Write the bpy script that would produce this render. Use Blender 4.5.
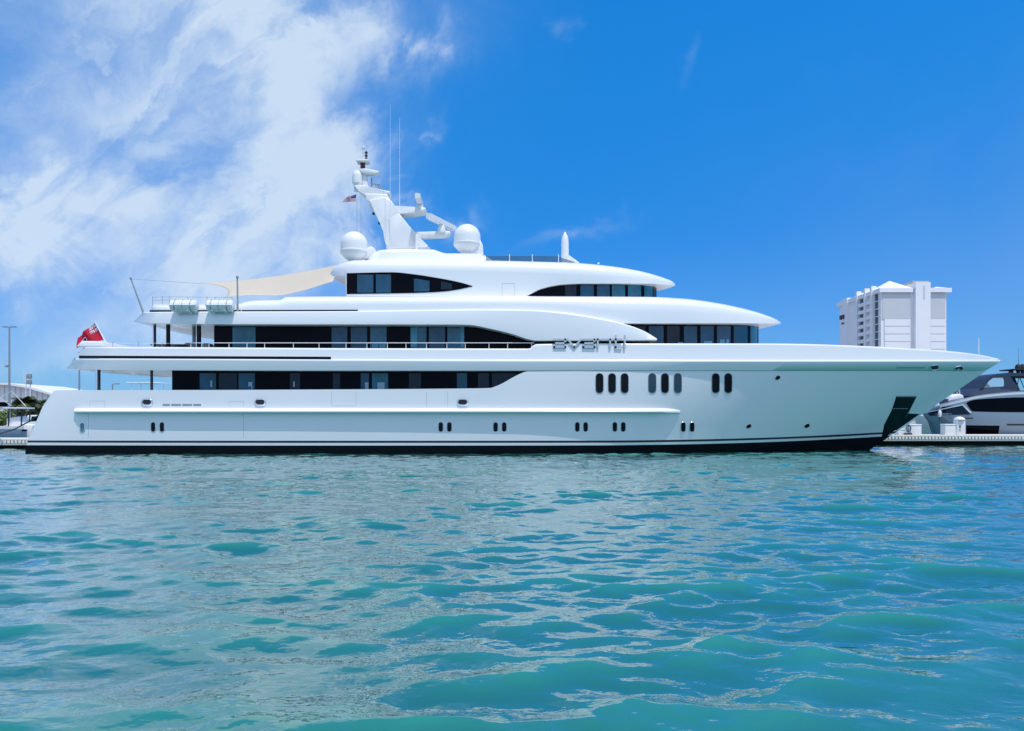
import bpy, bmesh, math, random
import numpy as np
from mathutils import Vector, Matrix
from mathutils.bvhtree import BVHTree

for o in list(bpy.data.objects):
    bpy.data.objects.remove(o)
S = bpy.context.scene
COL = S.collection
R = math.radians
random.seed(7)

# ------------------------------------------------------------------ camera
F, HZ, CAMZ = 740.0, 418.0, 2.25          # focal length in pixels, horizon row, eye height
cam_d = bpy.data.cameras.new('camera')
cam_d.sensor_width = 36.0
cam_d.lens = 36.0 * F / 1024.0
cam_d.shift_y = (HZ - 365.5) / 1024.0
cam_d.clip_start, cam_d.clip_end = 0.1, 12000.0
cam = bpy.data.objects.new('camera', cam_d)
COL.objects.link(cam)
cam.location = (0, 0, CAMZ)
cam.rotation_euler = (R(90), 0, 0)
S.camera = cam

# ------------------------------------------------------------------ light, sky, exposure
SUN_EL, SUN_AZ = 70.0, 150.0              # azimuth clockwise from +Y
sv = Vector((math.sin(R(SUN_AZ)) * math.cos(R(SUN_EL)), math.cos(R(SUN_AZ)) * math.cos(R(SUN_EL)), math.sin(R(SUN_EL))))
sl = bpy.data.lights.new('sun', 'SUN')
sl.energy, sl.angle, sl.color = 3.25, R(0.53), (1.0, 0.965, 0.91)
sun = bpy.data.objects.new('sun', sl)
COL.objects.link(sun)
sun.rotation_euler = sv.to_track_quat('Z', 'Y').to_euler()
S.view_settings.view_transform = 'Standard'
S.view_settings.look = 'None'
S.view_settings.exposure = 0.05
S.view_settings.gamma = 1.0
S.view_settings.use_curve_mapping = False
try:
    S.cycles.use_denoising = True
    S.cycles.max_bounces = 8
    S.cycles.caustics_reflective = False
    S.cycles.caustics_refractive = False
    S.cycles.sample_clamp_indirect = 6.0
except Exception:
    pass

W = bpy.data.worlds.new('World')
S.world = W
W.use_nodes = True
wn, wl = W.node_tree.nodes, W.node_tree.links
wn.clear()


class NT:
    """small helper for wiring maths nodes"""
    def __init__(s, tree):
        s.t, s.n, s.l = tree, tree.nodes, tree.links

    def put(s, sock, v):
        if hasattr(v, 'is_linked'):
            s.l.new(v, sock)
        else:
            sock.default_value = v

    def m(s, op, a, b=None, c=None, clamp=False):
        n = s.n.new('ShaderNodeMath')
        n.operation = op
        n.use_clamp = clamp
        s.put(n.inputs[0], a)
        if b is not None: s.put(n.inputs[1], b)
        if c is not None: s.put(n.inputs[2], c)
        return n.outputs[0]

    def noise(s, vec, scale, detail=5, rough=0.55, dist=0.0):
        n = s.n.new('ShaderNodeTexNoise')
        s.l.new(vec, n.inputs['Vector'])
        n.inputs['Scale'].default_value = scale
        n.inputs['Detail'].default_value = detail
        n.inputs['Roughness'].default_value = rough
        n.inputs['Distortion'].default_value = dist
        return n.outputs['Fac']

    def xyz(s, a, b, c):
        n = s.n.new('ShaderNodeCombineXYZ')
        for i, v in enumerate((a, b, c)): s.put(n.inputs[i], v)
        return n.outputs[0]

    def mix(s, f, a, b):
        n = s.n.new('ShaderNodeMix')
        n.data_type = 'RGBA'
        s.put(n.inputs[0], f); s.put(n.inputs[6], a); s.put(n.inputs[7], b)
        return n.outputs[2]

    def step(s, v, a, b):
        n = s.n.new('ShaderNodeMapRange')
        n.interpolation_type = 'SMOOTHSTEP'
        s.put(n.inputs[0], v)
        n.inputs[1].default_value, n.inputs[2].default_value = a, b
        return n.outputs[0]


w = NT(W.node_tree)
out = wn.new('ShaderNodeOutputWorld')
bg = wn.new('ShaderNodeBackground')
bg.inputs['Strength'].default_value = 0.12
wl.new(bg.outputs[0], out.inputs[0])
sky = wn.new('ShaderNodeTexSky')
sky.sky_type = 'NISHITA'
sky.sun_disc = False
sky.sun_elevation, sky.sun_rotation = R(SUN_EL), R(SUN_AZ)
sky.air_density, sky.dust_density, sky.ozone_density = 1.0, 0.0, 3.0
hs = wn.new('ShaderNodeHueSaturation')
hs.inputs['Saturation'].default_value = 1.0
tint = wn.new('ShaderNodeMix')
tint.data_type, tint.blend_type = 'RGBA', 'MULTIPLY'
tint.inputs[0].default_value = 1.0
wl.new(sky.outputs[0], tint.inputs[6])
tint.inputs[7].default_value = (0.26, 0.92, 1.55, 1)   # the camera's rich blue
wl.new(tint.outputs[2], hs.inputs['Color'])
tc = wn.new('ShaderNodeTexCoord')
sp = wn.new('ShaderNodeSeparateXYZ')
wl.new(tc.outputs['Generated'], sp.inputs[0])
dx, dy, dz = sp.outputs
az = w.m('MULTIPLY', w.m('ARCTAN2', dx, dy), 57.2958)          # degrees clockwise from +Y
el = w.m('MULTIPLY', w.m('ARCSINE', dz), 57.2958)
# cirrus lies in a high flat layer: noise is read where the view ray meets it
zz = w.m('ADD', w.m('MAXIMUM', dz, 0.0), 0.12)
lay = w.xyz(w.m('DIVIDE', dx, zz), w.m('DIVIDE', dy, zz), 0.0)
warp = w.noise(lay, 0.9, 4, 0.55)
warp2 = w.noise(w.xyz(az, el, 3.0), 0.09, 6, 0.62, 0.6)
warp3 = w.noise(w.xyz(el, az, 9.0), 0.11, 6, 0.62, 0.4)
azw = w.m('ADD', az, w.m('MULTIPLY', w.m('SUBTRACT', warp2, 0.5), 15.0))
elw = w.m('ADD', el, w.m('MULTIPLY', w.m('SUBTRACT', warp3, 0.5), 13.0))


def azel(px, py):
    x, y, z = (px - 512) / F, 1.0, (HZ - py) / F
    return math.degrees(math.atan2(x, y)), math.degrees(math.asin(z / math.sqrt(x * x + y * y + z * z)))


def blob(a, e, ra, re, amp, tilt=0.0):
    c, s = math.cos(R(tilt)), math.sin(R(tilt))
    da, de = w.m('SUBTRACT', azw, a), w.m('SUBTRACT', elw, e)
    u = w.m('DIVIDE', w.m('ADD', w.m('MULTIPLY', da, c), w.m('MULTIPLY', de, s)), ra)
    v = w.m('DIVIDE', w.m('SUBTRACT', w.m('MULTIPLY', de, c), w.m('MULTIPLY', da, s)), re)
    q = w.m('ADD', w.m('MULTIPLY', u, u), w.m('MULTIPLY', v, v))
    return w.m('MULTIPLY', w.m('POWER', 2.718, w.m('MULTIPLY', q, -1.0)), amp)


# banks of cirrus: azimuth and elevation of each bank's middle, its half sizes and thickness
BANKS = [(-16.5, 26.0, 9.5, 4.2, 0.70, 14), (-9.0, 26.0, 3.0, 2.0, 0.45, 30), (-14.8, 18.8, 4.6, 3.6, 0.66, -30), (-16.5, 14.5, 5.5, 3.6, 0.58, -10),
         (-25, 11.5, 10.5, 4.0, 0.66, -8), (-18.5, 8.5, 7, 3.0, 0.36, 0), (-33, 13, 7, 3.2, 0.40, 10), (-27, 28, 12, 3.5, 0.34, 0), (-12.0, 12.6, 3.2, 1.5, 0.4, 10),
         (-30, 5.5, 10, 3.4, 0.46, 0), (-30, 19, 15, 9, 0.46, 0), (-21, 20, 7, 4, 0.30, 0), (-23, 30, 14, 5, 0.38, 0), (-3.8, 14.6, 2.0, 1.2, 0.55, 0), (-1.5, 9.8, 2.2, 1.0, 0.2, 0), (4.4, 13.4, 2.6, 0.9, 0.36, 20),
         (3.8, 29.0, 0.9, 0.9, 0.26, 50), (14.5, 24.5, 1.2, 0.6, 0.16, 40), (-7.0, 21.0, 1.5, 0.7, 0.3, 20), (-8.0, 16.5, 1.8, 0.7, 0.35, 10),
         (60, 12, 30, 8, 0.4, 0), (-110, 18, 22, 10, 0.6, 0), (-60, 25, 16, 10, 0.5, 0)]
acc = None
for bk in BANKS:
    q = blob(*bk)
    acc = q if acc is None else w.m('ADD', acc, q)
sa = w.m('ADD', w.m('MULTIPLY', az, 0.80), w.m('MULTIPLY', el, 0.60))      # along the wisps
sb = w.m('SUBTRACT', w.m('MULTIPLY', el, 0.80), w.m('MULTIPLY', az, 0.60))  # across them
sbw = w.m('ADD', sb, w.m('MULTIPLY', w.m('SUBTRACT', warp2, 0.5), 9.0))
fib = w.noise(w.xyz(w.m('MULTIPLY', sa, 0.30), sbw, 1.0), 0.28, 8, 0.57, 0.6)
soft = w.noise(w.xyz(w.m('MULTIPLY', azw, 0.6), elw, 5.0), 0.13, 6, 0.55, 0.5)
puff = w.noise(w.xyz(azw, elw, 8.0), 0.55, 6, 0.6, 0.2)
tex = w.m('ADD', w.m('MULTIPLY', w.m('SUBTRACT', fib, 0.5), 1.9), w.m('ADD', w.m('MULTIPLY', w.m('SUBTRACT', soft, 0.5), 1.3), w.m('MULTIPLY', w.m('SUBTRACT', puff, 0.5), 0.22)))
dens = w.m('MULTIPLY', acc, w.m('ADD', 0.78, tex))
dens = w.m('ADD', w.m('MULTIPLY', w.step(dens, 0.22, 1.05), 0.56), w.m('MULTIPLY', w.m('MINIMUM', acc, 1.0), 0.34))
low = w.m('MULTIPLY', w.step(el, 15.0, -1.0), 0.15)                          # pale haze towards the horizon
dens = w.m('MINIMUM', w.m('ADD', w.m('MULTIPLY', dens, w.step(el, 0.0, 3.0)), low), 0.85)
cloud_col = (5.5, 6.5, 7.6, 1.0)
ss = wn.new('ShaderNodeSeparateColor')
wl.new(hs.outputs[0], ss.inputs[0])
fall = w.m('ADD', 0.56, w.m('MULTIPLY', w.step(el, -4.0, 34.0), 0.52))
cc = wn.new('ShaderNodeCombineColor')
wl.new(w.m('MAXIMUM', w.m('SUBTRACT', w.m('MULTIPLY', ss.outputs[0], fall), 0.20), 0.03), cc.inputs[0])
wl.new(w.m('MULTIPLY', w.m('MULTIPLY', ss.outputs[1], fall), w.m('ADD', 0.80, w.m('MULTIPLY', w.step(el, -2.0, 26.0), 0.20))), cc.inputs[1])
wl.new(w.m('MULTIPLY', ss.outputs[2], fall), cc.inputs[2])
# added behind the camera to brighten the hull: an unseen broken veil of high cloud
fill_veil = w.m('MULTIPLY', w.step(dy, 0.1, -0.35), w.m('ADD', 0.35, w.m('MULTIPLY', w.step(w.noise(lay, 1.1, 6, 0.6, 0.5), 0.25, 0.7), 0.6)))
fill_veil = w.m('MULTIPLY', fill_veil, w.step(el, 0.0, 6.0))
wl.new(w.mix(fill_veil, w.mix(dens, cc.outputs[0], cloud_col), (6.9, 7.9, 10.9, 1.0)), bg.inputs['Color'])


# ------------------------------------------------------------------ materials
def mat(name, col, rough=0.5, metal=0.0, ior=1.5, coat=0.0, vary=0.06, vscale=2.0, bump=0.0, bscale=30.0, alpha=1.0):
    m = bpy.data.materials.new(name)
    m.use_nodes = True
    t = NT(m.node_tree)
    b = m.node_tree.nodes['Principled BSDF']
    b.inputs['Metallic'].default_value = metal
    b.inputs['IOR'].default_value = ior
    b.inputs['Coat Weight'].default_value = coat
    b.inputs['Coat Roughness'].default_value = 0.04
    b.inputs['Alpha'].default_value = alpha
    c = m.node_tree.nodes.new('ShaderNodeTexCoord').outputs['Object']
    nz = t.noise(c, vscale, 4)
    lo = tuple(v * (1 - vary) for v in col) + (1,)
    hi = tuple(min(1, v * (1 + vary)) for v in col) + (1,)
    m.node_tree.links.new(t.mix(nz, lo, hi), b.inputs['Base Color'])
    m.node_tree.links.new(t.m('MULTIPLY', rough, t.m('ADD', 0.75, t.m('MULTIPLY', nz, 0.5))), b.inputs['Roughness'])
    if bump:
        bn = m.node_tree.nodes.new('ShaderNodeBump')
        bn.inputs['Strength'].default_value = bump
        bn.inputs['Distance'].default_value = 0.02
        m.node_tree.links.new(t.noise(c, bscale, 3), bn.inputs['Height'])
        m.node_tree.links.new(bn.outputs[0], b.inputs['Normal'])
    return m


WHITE = mat('white_yacht_paint', (0.80, 0.805, 0.81), 0.22, coat=0.35, vary=0.012, vscale=0.4)
WHITE2 = mat('white_gelcoat', (0.78, 0.78, 0.77), 0.35, vary=0.03)
BLACKP = mat('black_gloss', (0.004, 0.005, 0.008), 0.10, ior=1.25)
DARKG = mat('dark_glass_wall', (0.002, 0.003, 0.006), 0.05, ior=1.14)
PANE = mat('tinted_glass', (0.008, 0.066, 0.120), 0.03, ior=1.4, vary=0.5, vscale=1.3)
PANE2 = mat('tinted_glass_lighter', (0.015, 0.110, 0.170), 0.03, ior=1.4, vary=0.6, vscale=1.6)
PANE3 = mat('tinted_glass_deep', (0.003, 0.014, 0.027), 0.03, ior=1.35, vary=0.6, vscale=1.3)
PORT = mat('porthole_glass', (0.002, 0.004, 0.007), 0.04, ior=1.28)
CHROME = mat('polished_steel', (0.72, 0.73, 0.74), 0.16, metal=1.0)
STEELW = mat('white_metal', (0.75, 0.76, 0.77), 0.3)
GREY = mat('grey_metal', (0.26, 0.29, 0.32), 0.45)
SEAM = mat('panel_gap', (0.25, 0.29, 0.33), 0.6)
LETTER = mat('brushed_letters', (0.50, 0.55, 0.60), 0.5, metal=0.0)
DARK = mat('dark_fitting', (0.02, 0.022, 0.026), 0.5)
TEAK = mat('teak_deck', (0.30, 0.20, 0.12), 0.6, vary=0.2)
SAIL = mat('cream_sailcloth', (0.78, 0.71, 0.58), 0.8, vary=0.03, bump=0.2, bscale=14)
RED = mat('flag_red', (0.60, 0.012, 0.045), 0.8)
NAVY = mat('flag_blue', (0.012, 0.02, 0.14), 0.8)
FWHITE = mat('flag_white', (0.8, 0.8, 0.8), 0.8)
SMOKE = mat('smoked_acrylic', (0.03, 0.09, 0.14), 0.05, ior=1.5, alpha=0.72)
REDLAMP = mat('dark_red_lamp', (0.12, 0.012, 0.02), 0.4)
for mm in (SAIL, RED, FWHITE):
    nt = NT(mm.node_tree)
    pb = mm.node_tree.nodes['Principled BSDF']
    tr = mm.node_tree.nodes.new('ShaderNodeBsdfTranslucent')
    src = pb.inputs['Base Color'].links[0].from_socket
    mm.node_tree.links.new(src, tr.inputs['Color'])
    mx = mm.node_tree.nodes.new('ShaderNodeMixShader')
    mx.inputs[0].default_value = 0.42
    mm.node_tree.links.new(pb.outputs[0], mx.inputs[1])
    mm.node_tree.links.new(tr.outputs[0], mx.inputs[2])
    mm.node_tree.links.new(mx.outputs[0], mm.node_tree.nodes['Material Output'].inputs[0])


def hull_material():
    """white topsides with a thin dark pinstripe, white boot stripe and black bottom, rising towards the bow"""
    m = bpy.data.materials.new('hull_paint')
    m.use_nodes = True
    t = NT(m.node_tree)
    b = m.node_tree.nodes['Principled BSDF']
    b.inputs['Roughness'].default_value = 0.2
    b.inputs['Coat Weight'].default_value = 0.5
    b.inputs['Coat Roughness'].default_value = 0.04
    s = m.node_tree.nodes.new('ShaderNodeSeparateXYZ')
    g = m.node_tree.nodes.new('ShaderNodeNewGeometry')
    m.node_tree.links.new(g.outputs['Position'], s.inputs[0])
    rx = t.m('MAXIMUM', t.m('SUBTRACT', s.outputs[0], 5.0), 0.0)
    z = t.m('SUBTRACT', s.outputs[2], t.m('MULTIPLY', t.m('MULTIPLY', rx, rx), 0.43 / 420.0))
    black = t.m('LESS_THAN', z, 0.53)
    pin = t.m('MULTIPLY', t.m('GREATER_THAN', z, 0.69), t.m('LESS_THAN', z, 0.83))
    nz = t.noise(g.outputs['Position'], 0.35, 3)
    base = t.mix(nz, (0.785, 0.79, 0.80, 1), (0.805, 0.81, 0.815, 1))
    c = t.mix(black, base, (0.005, 0.006, 0.009, 1))
    c = t.mix(pin, c, (0.006, 0.010, 0.028, 1))
    m.node_tree.links.new(c, b.inputs['Base Color'])
    m.node_tree.links.new(t.m('MULTIPLY', t.m('SUBTRACT', 1.0, black), 0.5), b.inputs['Coat Weight'])
    m.node_tree.links.new(t.m('SUBTRACT', 0.5, t.m('MULTIPLY', black, 0.42)), b.inputs['Specular IOR Level'])
    return m


HULLM = hull_material()


# ------------------------------------------------------------------ object helpers
def link(name, me, parent=None):
    o = bpy.data.objects.new(name, me)
    COL.objects.link(o)
    if parent is not None:
        o.parent = parent
        if parent.type == 'EMPTY':
            o.matrix_parent_inverse = Matrix.Translation(-Vector(parent.location)) if not any(parent.rotation_euler) else (Matrix.Translation(parent.location) @ parent.rotation_euler.to_matrix().to_4x4()).inverted()
    return o


def tag(o, label=None, cat=None, group=None, kind=None):
    if label: o['label'] = label
    if cat: o['category'] = cat
    if group: o['group'] = group
    if kind: o['kind'] = kind
    return o


def thing(name, loc, label, cat, group=None):
    o = bpy.data.objects.new(name, None)
    COL.objects.link(o)
    o.location = loc
    o.empty_display_size = 0.3
    return tag(o, label, cat, group)


class MB:
    def __init__(s):
        s.v, s.f, s.mi = [], [], []

    def add(s, verts, faces, mi=0):
        k = len(s.v)
        s.v += [tuple(v) for v in verts]
        s.f += [tuple(i + k for i in f) for f in faces]
        s.mi += [mi] * len(faces)
        return s

    def box(s, x0, x1, y0, y1, z0, z1, mi=0, bev=0.0):
        if bev <= 0:
            v = [(x, y, z) for z in (z0, z1) for y in (y0, y1) for x in (x0, x1)]
            return s.add(v, [(0, 2, 3, 1), (4, 5, 7, 6), (0, 1, 5, 4), (2, 6, 7, 3), (0, 4, 6, 2), (1, 3, 7, 5)], mi)
        bm = bmesh.new()
        bmesh.ops.create_cube(bm, size=1.0)
        for q in bm.verts:
            q.co = Vector(((x0 + x1) / 2 + q.co.x * (x1 - x0), (y0 + y1) / 2 + q.co.y * (y1 - y0), (z0 + z1) / 2 + q.co.z * (z1 - z0)))
        bmesh.ops.bevel(bm, geom=bm.edges[:], offset=min(bev, 0.45 * min(x1 - x0, y1 - y0, z1 - z0)), segments=3, profile=0.5, affect='EDGES')
        return s.bm(bm, mi)

    def bm(s, bm, mi=0):
        bm.verts.index_update()
        s.add([q.co for q in bm.verts], [[q.index for q in f.verts] for f in bm.faces], mi)
        bm.free()
        return s

    def tube(s, pts, r, mi=0, n=8, closed=False, cap=True):
        P = [Vector(p) for p in pts]
        N = len(P)
        rs = r if isinstance(r, (list, tuple)) else [r] * N
        rings = []
        up = None
        for i in range(N):
            if closed: d = P[(i + 1) % N] - P[i - 1]
            else: d = P[min(i + 1, N - 1)] - P[max(i - 1, 0)]
            d.normalize()
            if up is None:
                up = d.orthogonal().normalized()
            up = (up - d * up.dot(d)).normalized()
            sd = d.cross(up)
            rings.append([P[i] + (up * math.cos(a) + sd * math.sin(a)) * rs[i] for a in [2 * math.pi * k / n for k in range(n)]])
        v = [p for rg in rings for p in rg]
        f = []
        for i in range(N if closed else N - 1):
            j = (i + 1) % N
            for k in range(n):
                f.append((i * n + k, i * n + (k + 1) % n, j * n + (k + 1) % n, j * n + k))
        if not closed and cap:
            f.append(tuple(range(n))[::-1])
            f.append(tuple((N - 1) * n + k for k in range(n)))
        return s.add(v, f, mi)

    def lathe(s, c, prof, mi=0, n=24):
        """prof: list of (radius, z) about the vertical through c"""
        v, f = [], []
        for r, z in prof:
            for k in range(n):
                a = 2 * math.pi * k / n
                v.append((c[0] + r * math.cos(a), c[1] + r * math.sin(a), c[2] + z))
        for i in range(len(prof) - 1):
            for k in range(n):
                f.append((i * n + k, i * n + (k + 1) % n, (i + 1) * n + (k + 1) % n, (i + 1) * n + k))
        f.append(tuple(range(n))[::-1])
        f.append(tuple((len(prof) - 1) * n + k for k in range(n)))
        return s.add(v, f, mi)

    def slab(s, poly, y0, y1, mi=0, bev=0.0):
        """poly of (x, z) points pulled from y0 to y1"""
        bm = bmesh.new()
        a = [bm.verts.new((x, y0, z)) for x, z in poly]
        b = [bm.verts.new((x, y1, z)) for x, z in poly]
        bm.faces.new(a)
        bm.faces.new(b[::-1])
        for i in range(len(a)):
            j = (i + 1) % len(a)
            bm.faces.new((a[j], a[i], b[i], b[j]))
        if bev:
            bmesh.ops.bevel(bm, geom=[e for e in bm.edges], offset=bev, segments=3, profile=0.5, affect='EDGES', clamp_overlap=True)
        bmesh.ops.recalc_face_normals(bm, faces=bm.faces[:])
        return s.bm(bm, mi)

    def mesh(s, name, mats, smooth=35.0, recalc=True):
        me = bpy.data.meshes.new(name)
        me.from_pydata(s.v, [], s.f)
        for q in (mats if isinstance(mats, (list, tuple)) else [mats]):
            me.materials.append(q)
        me.polygons.foreach_set('material_index', s.mi)
        if recalc:
            bm = bmesh.new()
            bm.from_mesh(me)
            bmesh.ops.remove_doubles(bm, verts=bm.verts[:], dist=1e-5)
            bmesh.ops.recalc_face_normals(bm, faces=bm.faces[:])
            bm.to_mesh(me)
            bm.free()
        if smooth:
            me.polygons.foreach_set('use_smooth', [True] * len(me.polygons))
            me.set_sharp_from_angle(angle=R(smooth))
        me.update()
        return me

    def build(s, name, mats, parent=None, smooth=35.0, recalc=True):
        return link(name, s.mesh(name, mats, smooth, recalc), parent)

    def bvh(s):
        return BVHTree.FromPolygons([Vector(v) for v in s.v], s.f)


def P(px, py, Y):
    """the point at depth Y that stands at this place of the survey grid"""
    return Vector(((px - 512) / F * Y, Y, CAMZ + (HZ - py) / F * Y))


def pchip(xy, x):
    xs = np.array([q[0] for q in xy], float)
    ys = np.array([q[1] for q in xy], float)
    x = np.clip(np.asarray(x, float), xs[0], xs[-1])
    if len(xs) == 2:
        return ys[0] + (ys[1] - ys[0]) * (x - xs[0]) / (xs[1] - xs[0])
    h = np.diff(xs)
    d = np.diff(ys) / h
    m = np.zeros(len(xs))
    for i in range(1, len(xs) - 1):
        if d[i - 1] * d[i] > 0:
            w1, w2 = 2 * h[i] + h[i - 1], h[i] + 2 * h[i - 1]
            m[i] = (w1 + w2) / (w1 / d[i - 1] + w2 / d[i])
    m[0], m[-1] = d[0], d[-1]
    k = np.clip(np.searchsorted(xs, x, side='right') - 1, 0, len(h) - 1)
    t = (x - xs[k]) / h[k]
    return (ys[k] * (2 * t**3 - 3 * t**2 + 1) + h[k] * m[k] * (t**3 - 2 * t**2 + t) + ys[k + 1] * (-2 * t**3 + 3 * t**2) + h[k] * m[k + 1] * (t**3 - t**2))


YC = 51.6          # the yacht's centre plane


class Ln:
    """a line along a vessel's side: height curve (rows of the survey, or metres with mode 'z') and half breadth curve"""
    def __init__(s, h, b, k=1.0, db=0.0, mode='p', dh=0.0, bfix=None):
        s.h, s.b, s.k, s.db, s.mode, s.dh, s.bfix = h, b, k, db, mode, dh, bfix

    def pts(s, ts, yc):
        a, e = s.h[0][0], s.h[-1][0]
        px = a + (e - a) * ts
        b0 = np.maximum(pchip(s.b, px) * s.k + s.db, 0.0)
        Y = yc - b0
        X = (px - 512) / F * Y
        v = pchip(s.h, px)
        Z = v if s.mode == 'z' else CAMZ + (HZ - v) / F * Y
        Z = Z + s.dh
        if s.bfix is not None:               # same X and Z, other half breadth
            b0 = np.full_like(b0, s.bfix) if np.isscalar(s.bfix) else np.maximum(b0 + s.bfix[0], 0)
        return X, b0, Z


def loft(lines, yc=YC, n=400, capstart=True, capend=False, tends=0.45):
    q = np.linspace(0, 1, n)
    ts = (1 - tends) * q + tends * (0.5 - 0.5 * np.cos(np.pi * q))
    mb = MB()
    rows = [l.pts(ts, yc) for l in lines]
    m = len(rows)
    for sgn in (-1, 1):
        v = []
        for X, b, Z in rows:
            v += [(X[i], yc + sgn * b[i], Z[i]) for i in range(n)]
        f = []
        for r in range(m - 1):
            for i in range(n - 1):
                a, b_, c, d = r * n + i, r * n + i + 1, (r + 1) * n + i + 1, (r + 1) * n + i
                f.append((a, b_, c, d) if sgn < 0 else (d, c, b_, a))
        mb.add(v, f)
    off = m * n
    for on, i in ((capstart, 0), (capend, n - 1)):
        if on:
            ring = [r * n + i for r in range(m)]
            mb.f.append(tuple(ring))
            mb.mi.append(0)
            mb.f.append(tuple(off + r for r in ring[::-1]))
            mb.mi.append(0)
            for r in range(m - 1):
                mb.f.append((ring[r], ring[r + 1], off + ring[r + 1], off + ring[r]))
                mb.mi.append(0)
    return mb


def house(plan, z0, z1, yc=YC, n=160):
    """upright walls on a plan of (position, half breadth), closed on top and aft"""
    hh = [(plan[0][0], z0), (plan[-1][0], z0)]
    return loft([Ln(hh, plan, mode='z', bfix=0.0), Ln(hh, plan, mode='z'), Ln(hh, plan, mode='z', dh=z1 - z0), Ln(hh, plan, mode='z', dh=z1 - z0, bfix=0.0)], yc, n)


def hit(bvh, px, py):
    d = Vector(((px - 512) / F, 1.0, (HZ - py) / F)).normalized()
    p, nrm, i, dist = bvh.ray_cast(Vector((0, 0, CAMZ)), d)
    if p is None:
        return None, None
    if nrm.dot(d) > 0: nrm = -nrm
    return p, nrm


def patch(mb, bvh, fn, nu, nv, off=0.008, mi=0, back=0.03):
    """a thin raised plate lying on a surface: fn(u, v) gives its place, u, v in 0..1"""
    front, rear = [], []
    for j in range(nv + 1):
        for i in range(nu + 1):
            p, nrm = hit(bvh, *fn(i / nu, j / nv))
            if p is None:
                return False
            front.append(p + nrm * off)
            rear.append(p - nrm * back)
    w_ = nu + 1
    f = [(j * w_ + i, j * w_ + i + 1, (j + 1) * w_ + i + 1, (j + 1) * w_ + i) for j in range(nv) for i in range(nu)]
    rim = [i for i in range(w_)] + [j * w_ + nu for j in range(1, nv + 1)] + [nv * w_ + i for i in range(nu - 1, -1, -1)] + [j * w_ for j in range(nv - 1, 0, -1)]
    n0 = len(front)
    v = front + [rear[i] for i in rim]
    for k in range(len(rim)):
        k2 = (k + 1) % len(rim)
        f.append((rim[k], rim[k2], n0 + k2, n0 + k))
    mb.add(v, f, mi)
    return True


def rect(x0, x1, y0, y1):
    return lambda u, v: (x0 + (x1 - x0) * u, y0 + (y1 - y0) * v)


def capsule(cx, cy, w_, h_, tilt=0.0, n=28):
    """outline of an upright oblong porthole or (w > h) a lying one"""
    r = min(w_, h_) / 2
    ex, ey = w_ / 2 - r, h_ / 2 - r
    pts = []
    for k in range(n):
        a = 2 * math.pi * k / n
        x, y = r * math.cos(a), r * math.sin(a)
        x += ex if x > 1e-6 else (-ex if x < -1e-6 else 0)
        y += ey if y > 1e-6 else (-ey if y < -1e-6 else 0)
        c, s = math.cos(tilt), math.sin(tilt)
        pts.append((cx + x * c - y * s, cy + x * s + y * c))
    return pts


def porthole(name, bvh, outline, parent, glass=None, rim=None, rimr=0.022, off=0.006):
    cx = sum(p[0] for p in outline) / len(outline)
    cy = sum(p[1] for p in outline) / len(outline)
    mb = MB()
    ring = []
    for x, y in outline:
        p, nrm = hit(bvh, x, y)
        if p is None: return None
        ring.append(p + nrm * off)
    c, nrm = hit(bvh, cx, cy)
    c = c + nrm * off
    n = len(ring)
    mid = [c.lerp(p, 0.55) for p in ring]
    v = ring + mid + [c]
    f = [(i, (i + 1) % n, n + (i + 1) % n, n + i) for i in range(n)] + [(n + i, n + (i + 1) % n, 2 * n) for i in range(n)]
    mb.add(v, f, 0)
    mb.tube(ring, rimr, 1, 6, closed=True)
    return mb.build(name, [glass or PORT, rim or CHROME], parent)


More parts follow.
